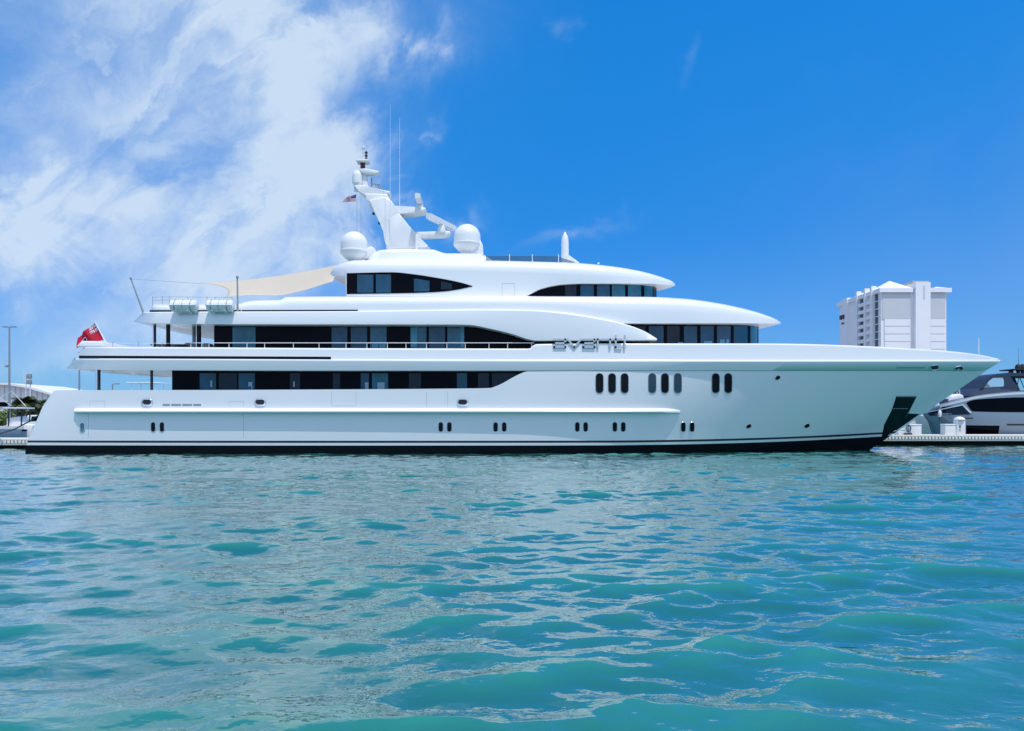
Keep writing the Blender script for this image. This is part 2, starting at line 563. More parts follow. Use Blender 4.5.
# ------------------------------------------------------------------ water
def water():
    rng = np.random.RandomState(11)
    dense = np.arange(R(-56), R(56), 0.0021)
    rest = np.linspace(R(56), R(304), 110)
    th = np.concatenate([dense, rest[:-1]])
    rr = [1.2]
    while rr[-1] < 110: rr.append(rr[-1] * 1.0048)
    while rr[-1] < 9000: rr.append(rr[-1] * 1.12)
    rr = np.array(rr)
    na, nr = len(th), len(rr)
    X = rr[:, None] * np.sin(th)[None, :]
    Y = rr[:, None] * np.cos(th)[None, :]
    Z = np.zeros_like(X)
    dX = np.zeros_like(X)
    dY = np.zeros_like(X)
    dr = np.gradient(rr)[:, None] * np.ones((1, na))
    dth = np.concatenate([np.full(len(dense), 0.0021), np.full(na - len(dense), 0.04)])
    sp_ = np.maximum(dr, (rr[:, None] * dth[None, :]))
    # a light chop: short wind waves over a few longer ones, running mostly towards and across the viewer
    NW = 230
    for i in range(NW):
        lam = 0.24 * (4.6 / 0.24) ** rng.rand()
        ang = R(-84) + rng.randn() * R(34)
        if lam > 2.2: ang = R(-96) + rng.randn() * R(22)
        k = 2 * np.pi / lam
        amp = 0.0031 * lam * np.exp(-0.5 * (np.log(lam / 0.62) / 1.0) ** 2) * (0.5 + rng.rand())
        ph = rng.rand() * 2 * np.pi
        kx, ky = k * np.cos(ang), k * np.sin(ang)
        fade = np.clip((lam / sp_ - 1.6) / 1.8, 0, 1)
        a = amp * fade
        q = kx * X + ky * Y + ph
        s, c = np.sin(q), np.cos(q)
        Z += a * s
        dX -= 1.1 * a * np.cos(ang) * c * -1
        dY -= 1.1 * a * np.sin(ang) * c * -1
    # patches of livelier and calmer water
    g = 0.92 + 0.40 * np.sin(0.31 * X + 0.17 * Y + 1.0 + np.sin(.2 * Y)) * np.sin(0.53 * Y - 0.21 * X) + 0.22 * np.sin(0.7 * X - 0.9 * Y + np.sin(0.5 * X))
    X = X + dX * g
    Y = Y + dY * g
    Z = Z * g
    V = np.stack([X, Y, Z], -1).reshape(-1, 3).astype(np.float32)
    idx = np.arange(na * nr).reshape(nr, na)
    a, b = idx[:-1, :], np.roll(idx, -1, 1)[:-1, :]
    c, d = np.roll(idx, -1, 1)[1:, :], idx[1:, :]
    Q = np.stack([a, d, c, b], -1).reshape(-1, 4)
    me = bpy.data.meshes.new('water')
    nq = len(Q)
    me.vertices.add(len(V) + 1)
    V = np.vstack([V, [[0, 0, 0]]]).astype(np.float32)
    me.vertices.foreach_set('co', V.ravel())
    tri = np.stack([np.full(na, len(V) - 1), idx[0], np.roll(idx[0], -1)], -1)
    loops = np.concatenate([Q.ravel(), tri.ravel()]).astype(np.int32)
    me.loops.add(len(loops))
    me.loops.foreach_set('vertex_index', loops)
    starts = np.concatenate([np.arange(nq) * 4, nq * 4 + np.arange(na) * 3]).astype(np.int32)
    me.polygons.add(len(starts))
    me.polygons.foreach_set('loop_start', starts)
    me.update(calc_edges=True)
    me.validate()
    bm = bmesh.new(); bm.free()
    me.polygons.foreach_set('use_smooth', np.ones(len(me.polygons), bool))
    if me.polygons[nq // 3].normal.z < 0:
        me.flip_normals()
    m = bpy.data.materials.new('sea_water')
    m.use_nodes = True
    t = NT(m.node_tree)
    b = m.node_tree.nodes['Principled BSDF']
    g_ = m.node_tree.nodes.new('ShaderNodeNewGeometry')
    pos = g_.outputs['Position']
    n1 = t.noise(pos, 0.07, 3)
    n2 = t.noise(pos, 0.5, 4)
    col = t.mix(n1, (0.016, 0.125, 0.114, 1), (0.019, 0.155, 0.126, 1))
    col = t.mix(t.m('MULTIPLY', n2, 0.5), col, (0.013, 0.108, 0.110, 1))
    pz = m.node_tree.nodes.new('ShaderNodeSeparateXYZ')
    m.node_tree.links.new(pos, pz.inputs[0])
    col = t.mix(t.m('MULTIPLY', t.step(pz.outputs[2], -0.05, 0.10), 0.85), col, (0.030, 0.235, 0.165, 1))   # lighter green painted by height, standing in for light through thin crests
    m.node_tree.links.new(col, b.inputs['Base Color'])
    b.inputs['Roughness'].default_value = 0.045
    b.inputs['IOR'].default_value = 1.5
    b.inputs['Coat Weight'].default_value = 0.85
    b.inputs['Coat IOR'].default_value = 1.42
    b.inputs['Coat Roughness'].default_value = 0.04
    mp = m.node_tree.nodes.new('ShaderNodeMapping')
    mp.inputs['Scale'].default_value = (0.75, 1.0, 1.0)
    m.node_tree.links.new(pos, mp.inputs['Vector'])
    r1 = t.noise(mp.outputs[0], 2.6, 3, 0.42, 0.3)
    r2 = t.noise(mp.outputs[0], 10.0, 2, 0.4, 0.2)
    hgt = t.m('ADD', t.m('MULTIPLY', r1, 0.026), t.m('MULTIPLY', r2, 0.0062))
    bn = m.node_tree.nodes.new('ShaderNodeBump')
    bn.inputs['Strength'].default_value = 1.0
    bn.inputs['Distance'].default_value = 1.0
    m.node_tree.links.new(hgt, bn.inputs['Height'])
    m.node_tree.links.new(bn.outputs[0], b.inputs['Normal'])
    m.node_tree.links.new(bn.outputs[0], b.inputs['Coat Normal'])
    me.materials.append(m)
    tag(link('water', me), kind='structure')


water()

# land behind the marina
LAND = mat('paved_land', (0.30, 0.29, 0.27), 0.9, vary=0.15, vscale=0.2)
CONC = mat('dock_concrete', (0.42, 0.41, 0.38), 0.85, vary=0.15, vscale=1.2)
mb = MB().box(-900, 900, 96, 4000, -3, 1.15)
tag(mb.build('land', LAND, smooth=0), kind='structure')

# ------------------------------------------------------------------ THE YACHT
yacht = thing('superyacht', (0, YC, 0), 'long white multi-deck superyacht with black windows, filling the middle of the view', 'yacht')


def stem(z):
    py = HZ - (z - CAMZ) * F / YC
    return 1000.4 - (py - 361.4) * 1.4756


# --- hull
B_TOP = [(54, 4.75), (110, 5.2), (300, 5.5), (500, 5.55), (600, 5.48), (650, 5.38), (720, 5.12), (780, 4.81), (860, 3.79), (920, 2.54), (960, 1.245), (986, 0)]
top_h = [(53.5, 391.2), (57, 390.2), (200, 390), (340, 389.4), (470, 388.4), (490, 388), (496, 386.2), (521, 373.4), (527, 371.4), (700, 371), (986, 371)]


def zline(z, p0, b):
    return Ln([(p0, z), (stem(z), z)], b, mode='z')


B3 = [(45, 4.75), (110, 5.2), (300, 5.5), (500, 5.52), (600, 5.36), (650, 5.16), (720, 4.64), (780, 3.98), (860, 2.5), (900, 1.35), (stem(3.0), 0)]
B17 = [(35, 4.72), (110, 5.15), (300, 5.42), (500, 5.40), (600, 5.15), (650, 4.85), (720, 4.2), (780, 3.3), (840, 2.0), (880, .75), (stem(1.7), 0)]
B09 = [(28, 4.70), (110, 5.1), (300, 5.36), (500, 5.32), (600, 5.02), (650, 4.66), (720, 3.9), (780, 2.85), (830, 1.65), (865, .6), (stem(.9), 0)]
B0 = [(25, 4.68), (110, 5.05), (300, 5.3), (500, 5.25), (600, 4.9), (650, 4.5), (720, 3.6), (780, 2.45), (820, 1.4), (850, .55), (stem(0.0), 0)]
BN = [(25, 4.5), (110, 4.9), (300, 5.1), (500, 5.0), (600, 4.5), (650, 4.0), (720, 3.0), (780, 1.9), (820, .9), (stem(-0.9), 0)]
Ltop = Ln(top_h, B_TOP)
Lin = Ln(top_h, B_TOP, db=0.0, bfix=(-0.22,))
in_h = [(a, b + (14.5 if a < 500 else 0.0)) for a, b in top_h]
Lin2 = Ln(in_h, B_TOP, bfix=(-0.22,))
Lin3 = Ln(in_h, B_TOP, bfix=0.0)
hull_mb = loft([Lin3, Lin2, Lin, Ltop, Ln([(47, 398), (stem(4.1), HZ - (4.1 - CAMZ) * F / YC)], B3, db=0.02) if False else zline(3.0, 42.8, B3),
                zline(1.7, 34, B17), zline(0.9, 27.8, B09), zline(0.0, 25, B0), zline(-0.9, 25, BN), Ln([(25, -0.9), (stem(-0.9), -0.9)], BN, mode='z', bfix=0.0)])
hull = hull_mb.build('hull', HULLM, yacht)
HB = hull_mb.bvh()

# rub rail along the side
rail = MB()
rp0, rp1 = [], []
for i in range(121):
    px = 75 + (680 - 75) * i / 120
    p, nr = hit(HB, px, 411.0)
    rp0.append(p)
prof = [(0.0, 0.16), (0.10, 0.155), (0.30, 0.03), (0.33, -0.03), (0.30, -0.10), (0.0, -0.15)]
v, f = [], []
for i, p in enumerate(rp0):
    e = min(1.0, 0.55 + i / 3.0, 0.12 + (120 - i) / 5.0)
    for d, z in prof:
        v.append((p.x, p.y - d * e + 0.02, p.z + z))
k = len(prof)
for i in range(120):
    for j in range(k - 1):
        f.append((i * k + j, (i + 1) * k + j, (i + 1) * k + j + 1, i * k + j + 1))
f.append(tuple(range(k)))
f.append(tuple(120 * k + j for j in range(k))[::-1])
rail.add(v, f)
rail.build('rub_rail', WHITE, yacht)

# --- upper bulwark, from the stern overhang to the bow tip
B_KN = [(66, 2.4), (72, 3.2), (85, 4.1), (110, 4.9), (160, 5.35), (300, 5.6), (500, 5.68), (600, 5.66), (650, 5.6), (720, 5.43), (780, 5.15), (860, 4.3), (920, 3.2), (960, 2.0), (985, .85), (996, .25), (1001.6, 0)]
B_BO = [(66, 2.4), (72, 3.1), (85, 4.0), (110, 4.8), (160, 5.22), (300, 5.46), (500, 5.53), (600, 5.50), (650, 5.41), (720, 5.15), (780, 4.83), (860, 3.8), (920, 2.55), (960, 1.25), (986, 0)]
bot_h = [(66, 368.6), (90, 369.6), (170, 370.2), (340, 370.6), (600, 370.6), (986, 370.7)]
kn_h = [(74.6, 359.6), (120, 359.6), (330, 360.6), (540, 361.2), (800, 361.4), (982, 361.3), (1000.4, 361.2)]
tp_h = [(85, 346.9), (100, 346.9), (340, 348.2), (529.5, 348.6), (535, 344.2), (600, 343.6), (760, 343.5), (800, 343.9), (842, 345.2), (900, 347.9), (947, 350.9), (985, 355.6), (1001.2, 359.6)]


dk_h = [(a, b + 11.5) for a, b in tp_h if a < 950] + [(962, 361.5)]


def up(h, d):
    return [(a, b + d) for a, b in h]


bul_mb = loft([Ln(bot_h, B_BO, bfix=0.0), Ln(bot_h, B_BO), Ln(up(kn_h, 0.6), B_KN, db=-0.005), Ln(up(kn_h, -0.5), B_KN), Ln(up(kn_h, -1.2), B_KN, db=-0.07),
               Ln(up(kn_h, -1.9), B_KN, db=-0.08), Ln(up(tp_h, 2.0), B_KN, db=-0.093), Ln(up(tp_h, 0.9), B_KN, db=-0.10), Ln(tp_h, B_KN, db=-0.14), Ln(tp_h, B_KN, db=-0.24, bfix=(-0.25,)),
               Ln(dk_h, B_KN, db=-0.24, bfix=(-0.28,)), Ln(dk_h, B_KN, bfix=0.0)])
bul_mb.build('upper_bulwark', WHITE, yacht, smooth=60)
BB = bul_mb.bvh()


def stripe(name, bvh, x0, x1, y0, y1, parent, m, n=80, off=0.01):
    q = MB()
    if callable(y0):
        fn = lambda u, v: (x0 + (x1 - x0) * u, y0(x0 + (x1 - x0) * u) * (1 - v) + y1(x0 + (x1 - x0) * u) * v)
    else:
        fn = rect(x0, x1, y0, y1)
    if patch(q, bvh, fn, n, 1, off):
        return q.build(name, m, parent)


stripe('freeing_slot', BB, 79.5, 331, lambda x: 355.6 + (x - 78) * 0.0045, lambda x: 358.3 + (x - 78) * 0.0045, yacht, BLACKP, off=0.03)

# --- main deck house: a black glass wall set back under the bulwark
h1 = house([(172, 4.75), (480, 4.8), (560, 4.8)], 3.0, 5.45)
main_house = h1.build('main_deck_house', DARKG, yacht)
H1 = h1.bvh()


def pane(bvh, x0, x1, y0, y1, parent, m=PANE, nu=3):
    q = MB()
    if patch(q, bvh, rect(x0, x1, y0, y1), nu, 2, 0.006):
        return q.build('window_pane', m, parent)


for x0, x1, m in ((199.7, 216, PANE), (219, 237, PANE3), (238.6, 254.8, PANE), (290, 300, PANE3), (333, 340, PANE3), (360.8, 369, PANE), (372, 388, PANE2), (409, 421, PANE3), (457, 467, PANE), (478, 489, PANE3), (492, 516, PANE3)):
    pane(H1, x0, x1, 373.2, 389.6, main_house, m)
# white rolled curtains and lamps showing in the panes
PALEC = mat('pale_curtain', (0.22, 0.36, 0.44), 0.7)
BLUEC = mat('blue_curtain', (0.07, 0.25, 0.36), 0.7)
for x0, x1, y0, y1 in ((210.5, 212, 380.5, 387), (248.3, 252.2, 382, 386.2), (251.3, 252.4, 386, 389.4), (365, 368.4, 382.4, 389.3), (377.5, 384.5, 382.4, 389.2), (293.4, 294.7, 381.5, 387)):
    cur = MB()
    patch(cur, H1, rect(x0, x1, y0, y1), 1, 1, 0.012)
    cur.build('curtain', PALEC, main_house)

# --- upper deck house and wheelhouse
h2 = house([(214, 4.4), (560, 4.45), (640, 4.35), (690, 3.85), (722, 3.0), (742, 2.05), (754, 1.05), (758.6, 0)], 5.3, 8.75)
upper_house = h2.build('upper_deck_house', DARKG, yacht)
H2 = h2.bvh()
for x0, x1, m in ((232.5, 255.5, PANE2), (331.7, 347.3, PANE), (350.9, 367, PANE), (370.3, 386.5, PANE2), (410.5, 426.4, PANE2), (429, 445, PANE), (447.4, 464.2, PANE2)):
    pane(H2, x0, x1, 326.6, 348.5, upper_house, m)
for x0, x1, m in ((633, 645.5, PANE3), (648.8, 663.5, PANE), (667, 679.5, PANE3), (684, 697, PANE), (700.6, 713.7, PANE), (717, 730.5, PANE), (733.8, 747.5, PANE), (750.4, 757.2, PANE2)):
    pane(H2, x0, x1, 326.0, 345.5, upper_house, m)
cur = MB()
for x0, x1, y0, y1 in ((410.8, 417, 327.5, 347.5), (460.5, 464, 327.5, 347.5), (372, 378, 343, 347.8), (379.5, 385.5, 343.4, 347.8), (678, 683, 342, 344.6), (720, 729, 339.5, 344.5), (704, 712, 341, 344.5)):
    cur = MB()
    patch(cur, H2, rect(x0, x1, y0, y1), 1, 1, 0.012)
    cur.build('curtain', BLUEC, upper_house)

# --- roof over the upper deck: lower wing with its swept tip, upper shell with the rounded nose
B_W = [(134, 2.8), (142, 4.0), (155, 4.8), (175, 5.15), (240, 5.3), (460, 5.4), (530, 5.5), (657, 5.45)]
w_bot = [(134, 321.8), (150, 323.4), (180, 324), (230, 324.3), (455, 324.6), (470, 325.1), (490, 328.7), (512, 334), (529, 339.4), (536, 340.6), (657, 340.4)]
w_top = [(143.4, 313.0), (180, 312.4), (250, 312.2), (358, 311.8), (480, 310.3), (531, 311.0), (562, 313.4), (593, 318.2), (623.6, 324.6), (644, 331.8), (657, 339.4)]
wing_mb = loft([Ln(w_bot, B_W, bfix=0.0), Ln(w_bot, B_W), Ln(up(w_bot, -1.0), B_W, db=0.01), Ln(w_top, B_W, db=-0.13), Ln(up(w_top, -0.7), B_W, db=-0.2), Ln(up(w_top, -0.9), B_W, db=-0.45)], capend=True)
wing_mb.build('roof_wing', WHITE, yacht, smooth=28)
WB = wing_mb.bvh()
B_U = [(149, 3.6), (155, 4.2), (170, 4.7), (200, 4.85), (240, 4.95), (358, 5.05), (480, 5.1), (560, 5.1), (620, 5.0), (690, 4.55), (730, 3.65), (755, 2.65), (770, 1.75), (778, .9), (781.2, 0)]
u_bot = [(149, 312.6), (180, 312.4), (250, 312.2), (358, 311.8), (480, 310.3), (531, 311.0), (562, 313.4), (593, 318.2), (609, 321.8), (619, 323.5), (640, 323.5), (740, 323.3), (781.2, 323.6)]
u_top = [(153, 304.5), (238, 304.2), (240.5, 303.2), (252, 300.4), (281, 299.6), (285.5, 296.9), (340, 296.4), (480, 296), (560, 296.3), (640, 296.8), (658.6, 297.2), (688, 299), (717, 303), (746.5, 309.3), (766, 315.2), (779.7, 321.6), (781.2, 323.2)]


def blend(a, b, t):
    xs = sorted(set([q[0] for q in a] + [q[0] for q in b]))
    x0, x1 = a[0][0] * (1 - t) + b[0][0] * t, a[-1][0] * (1 - t) + b[-1][0] * t
    xs = [x0 + (x1 - x0) * i / 120 for i in range(121)]
    ya, yb = pchip(a, xs), pchip(b, xs)
    return list(zip(xs, ya * (1 - t) + yb * t))


roof_mb = loft([Ln(u_bot, B_U, bfix=0.0), Ln(u_bot, B_U), Ln(blend(u_bot, u_top, 0.12), B_U, k=1.0, db=0.0), Ln(blend(u_bot, u_top, 0.45), B_U, k=0.999), Ln(blend(u_bot, u_top, 0.70), B_U, k=0.99), Ln(blend(u_bot, u_top, 0.82), B_U, k=0.972),
                Ln(blend(u_bot, u_top, 0.92), B_U, k=0.94), Ln(u_top, B_U, k=0.85), Ln(u_top, B_U, k=0.83, bfix=0.0)])
roof_mb.build('bridge_deck_shell', WHITE, yacht, smooth=62)
RB = roof_mb.bvh()
stripe('freeing_slot', RB, 150.5, 241, 310.2, 312.3, yacht, BLACKP, off=0.05)
stripe('freeing_slot', RB, 242, 358, lambda x: 310.2 - (x - 242) * .003, lambda x: 312.2 - (x - 242) * .003, yacht, BLACKP, off=0.05)

# --- sun deck house
B_T = [(330, 1.0), (333, 1.7), (342, 2.5), (360, 3.2), (400, 3.75), (480, 3.9), (560, 3.9), (600, 3.65), (630, 3.0), (650, 2.2), (664, 1.3), (672, .6), (675.2, 0)]
t_bot = [(330, 275.6), (344.5, 275.6), (346.3, 298.5), (520, 298.5), (526, 296.2), (541.5, 288.6), (562, 284.4), (582.5, 283.4), (654, 283.8), (668, 284.9), (675.2, 285.6)]
t_eav = [(330, 274.2), (346, 271.2), (400, 270.5), (526, 273), (582, 275.5), (630, 278.2), (654, 280.6), (668, 283.4), (675.2, 285.3)]
t_top = [(334, 267.0), (343, 262.4), (356, 260.4), (400, 260.2), (490, 260.6), (530, 261.5), (576, 263), (603, 265.3), (623.6, 268), (644, 272), (664.6, 278.2), (673.8, 282.6), (675.2, 284.6)]
sun_mb = loft([Ln(t_bot, B_T, bfix=0.0), Ln(t_bot, B_T, k=0.985), Ln(t_eav, B_T), Ln(blend(t_eav, t_top, 0.45), B_T, k=0.994), Ln(blend(t_eav, t_top, 0.8), B_T, k=0.95),
               Ln(t_top, B_T, k=0.80), Ln(t_top, B_T, k=0.73), Ln(t_top, B_T, k=0.73, bfix=0.0)])
sun_house = sun_mb.build('sun_deck_house', WHITE, yacht, smooth=62)
TB = sun_mb.bvh()
f_top = [(346.8, 273.2), (392, 272.3), (413, 274.2), (436, 277.7), (459.5, 282.3), (472.6, 286.0)]
f_bot = [(346.8, 294.2), (422, 292.8), (445.6, 291.4), (459, 289.4), (472.6, 286.4)]
q = MB()
patch(q, TB, lambda u, v: (346.9 + 125.6 * u, float(pchip(f_top, 346.9 + 125.6 * u) * (1 - v) + pchip(f_bot, 346.9 + 125.6 * u) * v)), 60, 4, 0.02)
side_win = q.build('side_window', DARKG, sun_house)
SWB = q.bvh()
for x0, x1, y0, m in ((357.2, 373.3, 274.6, PANE), (376, 391, 274.4, PANE), (414, 429.5, 278.4, PANE), (441, 452, 281.2, PANE3)):
    q = MB()
    patch(q, SWB, lambda u, v: (x0 + (x1 - x0) * u, (y0 + u * (0.2 if x0 < 400 else 2.5)) * (1 - v) + (292.6 if x0 < 400 else (291.4 if x0 < 435 else 289.3)) * v), 3, 2, 0.006)
    q.build('window_pane', m, sun_house)
h3 = house([(500, 3.5), (560, 3.55), (600, 3.3), (628, 2.6), (645, 1.7), (653, .85), (656.6, 0)], 9.6, 11.45)
fly_house = h3.build('sun_deck_front', DARKG, yacht)
H3 = h3.bvh()
for x0, x1, m in ((565, 576.4, PANE3), (580.5, 593.8, PANE), (597, 609.6, PANE), (612, 625, PANE2), (628, 641, PANE2), (644.2, 652.5, PANE2)):
    pane(H3, x0, x1, 285.2, 298, fly_house, m)
# low coaming and mast foot on the sun deck roof
c_bot = [(364, 262.5), (495, 262.5)]
c_top = [(368, 256.5), (381, 250.0), (400, 249.2), (432, 249.6), (446, 253.2), (480, 253.8), (484, 255), (493.5, 261)]
B_C = [(364, 1.2), (372, 2.0), (400, 2.5), (480, 2.4), (495, 1.8)]
loft([Ln(c_bot, B_C), Ln(blend(c_bot, c_top, .8), B_C, k=.93), Ln(c_top, B_C, k=.8), Ln(c_top, B_C, k=.8, bfix=0.0)], capend=True, n=160).build('mast_coaming', WHITE, yacht)

# glass wind screen ahead of the mast, its posts and the domed mast pod
ws = MB()
wpts = [(486, 2.3), (505, 2.6), (540, 2.7), (560, 2.3), (572, 1.4), (576, .5), (577, 0)]
cols = []
for px, b in [(486 + 91 * i / 40, float(pchip(wpts, 486 + 91 * i / 40))) for i in range(41)]:
    Yw = YC - b
    ytop = 256.0 if px < 556 else 256.0 + (px - 556) / 21 * 6.5
    cols.append((P(px, 263.5, Yw), P(px, ytop, Yw)))
for sg in (-1, 1):
    v = []
    for a, b in cols:
        for p_ in (a, b):
            v.append((p_.x, p_.y if sg < 0 else 2 * YC - p_.y, p_.z))
    ws.add(v, [(2 * i, 2 * i + 2, 2 * i + 3, 2 * i + 1) for i in range(40)])
wsm = ws.build('wind_screen', SMOKE, yacht)
for px in (509.5, 532.3, 558.5):
    a = P(px, 263, YC - float(pchip(wpts, px)) - .02); b = P(px, 254.4, YC - float(pchip(wpts, px)) - .02)
    MB().tube([a, b], 0.03, 0, 6).build('screen_post', STEELW, wsm)
c = P(565, 260, YC - 0.6)
MB().lathe(c, [(0.26, -0.3), (0.26, 0.5), (0.255, 1.2), (0.23, 1.45), (0.17, 1.66), (0.10, 1.80), (0.05, 1.9), (0.03, 1.93)]).build('antenna_pod', WHITE2, yacht)
q = MB()
q.slab([(P(566, 256, YC - .6).x, P(566, 256, YC - .6).z), (P(569, 256.2, YC - .6).x, P(569, 256.2, YC - .6).z), (P(579, 263.4, YC - .6).x, P(579, 263.4, YC - .6).z), (P(566, 263.4, YC - .6).x, P(566, 263.4, YC - .6).z)], YC - 0.9, YC - 0.3)
q.build('pod_fairing', WHITE, yacht)


# --- mast
def pp(pts, Y=YC):
    return [(P(x, y, Y).x, P(x, y, Y).z) for x, y in pts]


mast_mb = MB()
mast_mb.slab(pp([(387.5, 251), (388, 243.8), (386.4, 233.3), (382.7, 224.3), (376, 213.9), (371, 206), (371, 203), (386.2, 199.6), (392.2, 202.6), (396.5, 208.5), (402, 217.5), (411, 228.8), (415.8, 236.3), (426.3, 245.3), (432, 251)]), YC - 0.75, YC + 0.75, bev=0.1)
mast_mb.slab(pp([(365.5, 196), (388, 196), (392.5, 203.5), (371, 205.5), (368, 201)]), YC - 0.55, YC + 0.55, bev=0.08)
mast_mb.slab(pp([(363, 172), (366.5, 172), (369, 190), (362.5, 190)]), YC - 0.14, YC + 0.14, bev=0.04)
mast = mast_mb.build('mast', WHITE2, yacht)


def mpart(name, pts, hw, bev=0.06, m=WHITE2):
    return MB().slab(pp(pts), YC - hw, YC + hw, bev=bev).build(name, m, mast)


mpart('spreader', [(369.2, 205.4), (390, 207.8), (414, 208.8), (426, 209.6), (427, 211.6), (425, 213.6), (417, 215.0), (402, 215.6), (381, 213.2), (372, 210)], 0.55)
mpart('spreader', [(354.6, 187.6), (362, 186.4), (371, 188.8), (391, 193.2), (391.6, 195), (385, 196.8), (372, 196.8), (364, 196.6), (360, 193)], 0.45)
mpart('spreader', [(359.2, 170.2), (366, 169.6), (379, 172.2), (380, 174), (373.6, 175.4), (366, 175.2), (361, 173.2)], 0.3, 0.05)
mpart('spreader', [(413, 233), (450.2, 231.8), (451, 234.6), (446, 237.4), (422, 238.6), (415, 238.6)], 0.3, 0.05)
mpart('light_platform', [(357, 160.8), (369.3, 160.8), (369.3, 163.2), (357, 163.2)], 0.4, 0.04)
mpart('mast_panel', [(390.5, 222), (400.5, 216.2), (409.5, 229.4), (414.6, 237.5), (414.6, 250), (392, 250), (391.6, 236)], 0.80, 0.04)


def mtube(name, a, b, r, m, Y=YC, n=8, par=None):
    return MB().tube([P(a[0], a[1], Y), P(b[0], b[1], Y)], r, 0, n).build(name, m, par or mast)


mtube('mast_pole', (363.4, 148), (363.4, 172), 0.06, STEELW)
MB().lathe(P(363.4, 148.6, YC), [(.06, -.06), (.09, 0), (.09, .1), (.04, .16)]).build('masthead_light', STEELW, mast)
MB().lathe(P(362.8, 168.6, YC), [(.12, 0), (.17, .02), (.17, .17), (.14, .19), (.17, .21), (.17, .36), (.1, .38)], 0, 12).build('signal_light', REDLAMP, mast)
q = MB()
for yy in (153, 156, 159):
    q.lathe(P(366.2, yy + .8, YC), [(.05, 0), (.1, .02), (.1, .13), (.05, .15)], 0, 10)
q.tube([P(366.2, 161, YC), P(366.2, 150.5, YC)], .025, 0, 6)
q.build('signal_light', DARK, mast)
q = MB().tube([P(371.6, 189, YC), P(371.6, 177.5, YC)], .05, 0, 6)
q.tube([P(371.6, 184, YC), P(379.5, 184.6, YC - .4)], .03, 0, 6)
for k in range(3):
    q.tube([P(374.5 + 2.4 * k, 183.2 + k * .6, YC - .3), P(377.5 + 2.4 * k, 188.5 + k * .6, YC - .3)], .03, 0, 6)
q.build('yagi_aerial', GREY, mast)
MB().lathe(P(357.4, 187, YC - .1), [(.22, -.3), (.24, 0), (.26, .15), (.35, .24), (.35, .75), (.32, .93), (.24, 1.07), (.12, 1.14), (.02, 1.16)]).build('small_radome', WHITE2, mast)
for x, y in ((373.6, 213.8), (379.4, 223.3)):
    MB().lathe(P(x, y, YC - .2), [(.03, -.09), (.09, -.05), (.1, .03), (.05, .1)], 0, 12).build('flood_light', DARK, mast)
# open array radars: a pedestal and a long bar turned to its own angle


def radar(cpt, ax, length, ped):
    p = P(*cpt)
    a = Vector(ax).normalized()
    s = Vector((-a.y, a.x, 0))
    q = MB().lathe(p, [(.26, -ped), (.28, -ped + .12), (.2, -.25), (.16, -.1)], 0, 14)
    o = q.build('radar_pedestal', WHITE2, mast)
    v = []
    for t in (-.5, .5):
        for d, z in ((-.17, -.15), (.15, -.19), (.21, 0), (.15, .20), (-.17, .16)):
            v.append(p + a * (t * length) + s * d + Vector((0, 0, z)))
    q = MB().add(v, [(0, 1, 6, 5), (1, 2, 7, 6), (2, 3, 8, 7), (3, 4, 9, 8), (4, 0, 5, 9), (4, 3, 2, 1, 0), (5, 6, 7, 8, 9)])
    q.build('radar_scanner', WHITE2, mast, smooth=20)


radar((441.7, 222.4, 51.3), (1.42, 3.3, 0), 3.7, 0.72)
radar((419.6, 202.2, 51.3), (-0.12, 3.2, 0), 3.0, 0.55)
for px, y0, y1, Yw in ((390.2, 252, 104, YC - 1.6), (399.6, 209, 118, YC + .2)):
    MB().tube([P(px, y0, Yw), P(px, (y0 + y1) / 2, Yw), P(px, y1, Yw)], [.020, .014, .008], 0, 6).build('whip_aerial', STEELW, mast)
for px, a, b, Yw in ((356.9, 197, 235, YC - .6), (361, 198, 234, YC - .6)):
    MB().tube([P(px, a, Yw), P(px, b, Yw)], .011, 0, 5).build('halyard', GREY, mast)
mtube('mast_strut', (416.5, 236), (416.5, 252), 0.09, WHITE2, YC - 0.85)

# two big satellite radomes
for px, ytop, Yd in ((354.2, 231.7, YC - 1.6), (467.2, 224.3, YC - 1.0)):
    r = 13.3 / F * Yd
    c = P(px, ytop, Yd)
    prof = [(.30, -2.15), (.36, -1.98), (.62, -1.80), (.90, -1.52), (r * 1.035, -1.38), (r * 1.035, -1.32), (r, -1.29), (r, -r)] + [(r * math.cos(a), -r + r * math.sin(a)) for a in [math.pi / 2 * k / 10 for k in range(1, 11)]]
    prof[-1] = (0.01, 0)
    MB().lathe(c, prof, 0, 40).build('satellite_dome', WHITE2, yacht)
q = MB().slab(pp([(473, 246), (480, 240), (483, 246), (483.4, 256), (470, 256)], YC - 1), YC - 1.3, YC - .7, bev=.05)
q.build('dome_bracket', WHITE2, yacht)
q = MB().slab(pp([(366, 250), (371, 247), (375, 249), (377, 256), (364, 260)], YC - 1.4), YC - 1.7, YC - 1.1, bev=.05)
q.build('dome_bracket', WHITE2, yacht)


# --- pillars, rails, staffs
def pillar(px, y0, y1, b, r, m):
    Yp = YC - b
    MB().tube([P(px, y0, Yp), P(px, y1, Yp)], r, 0, 12).build('deck_pillar', m, yacht)


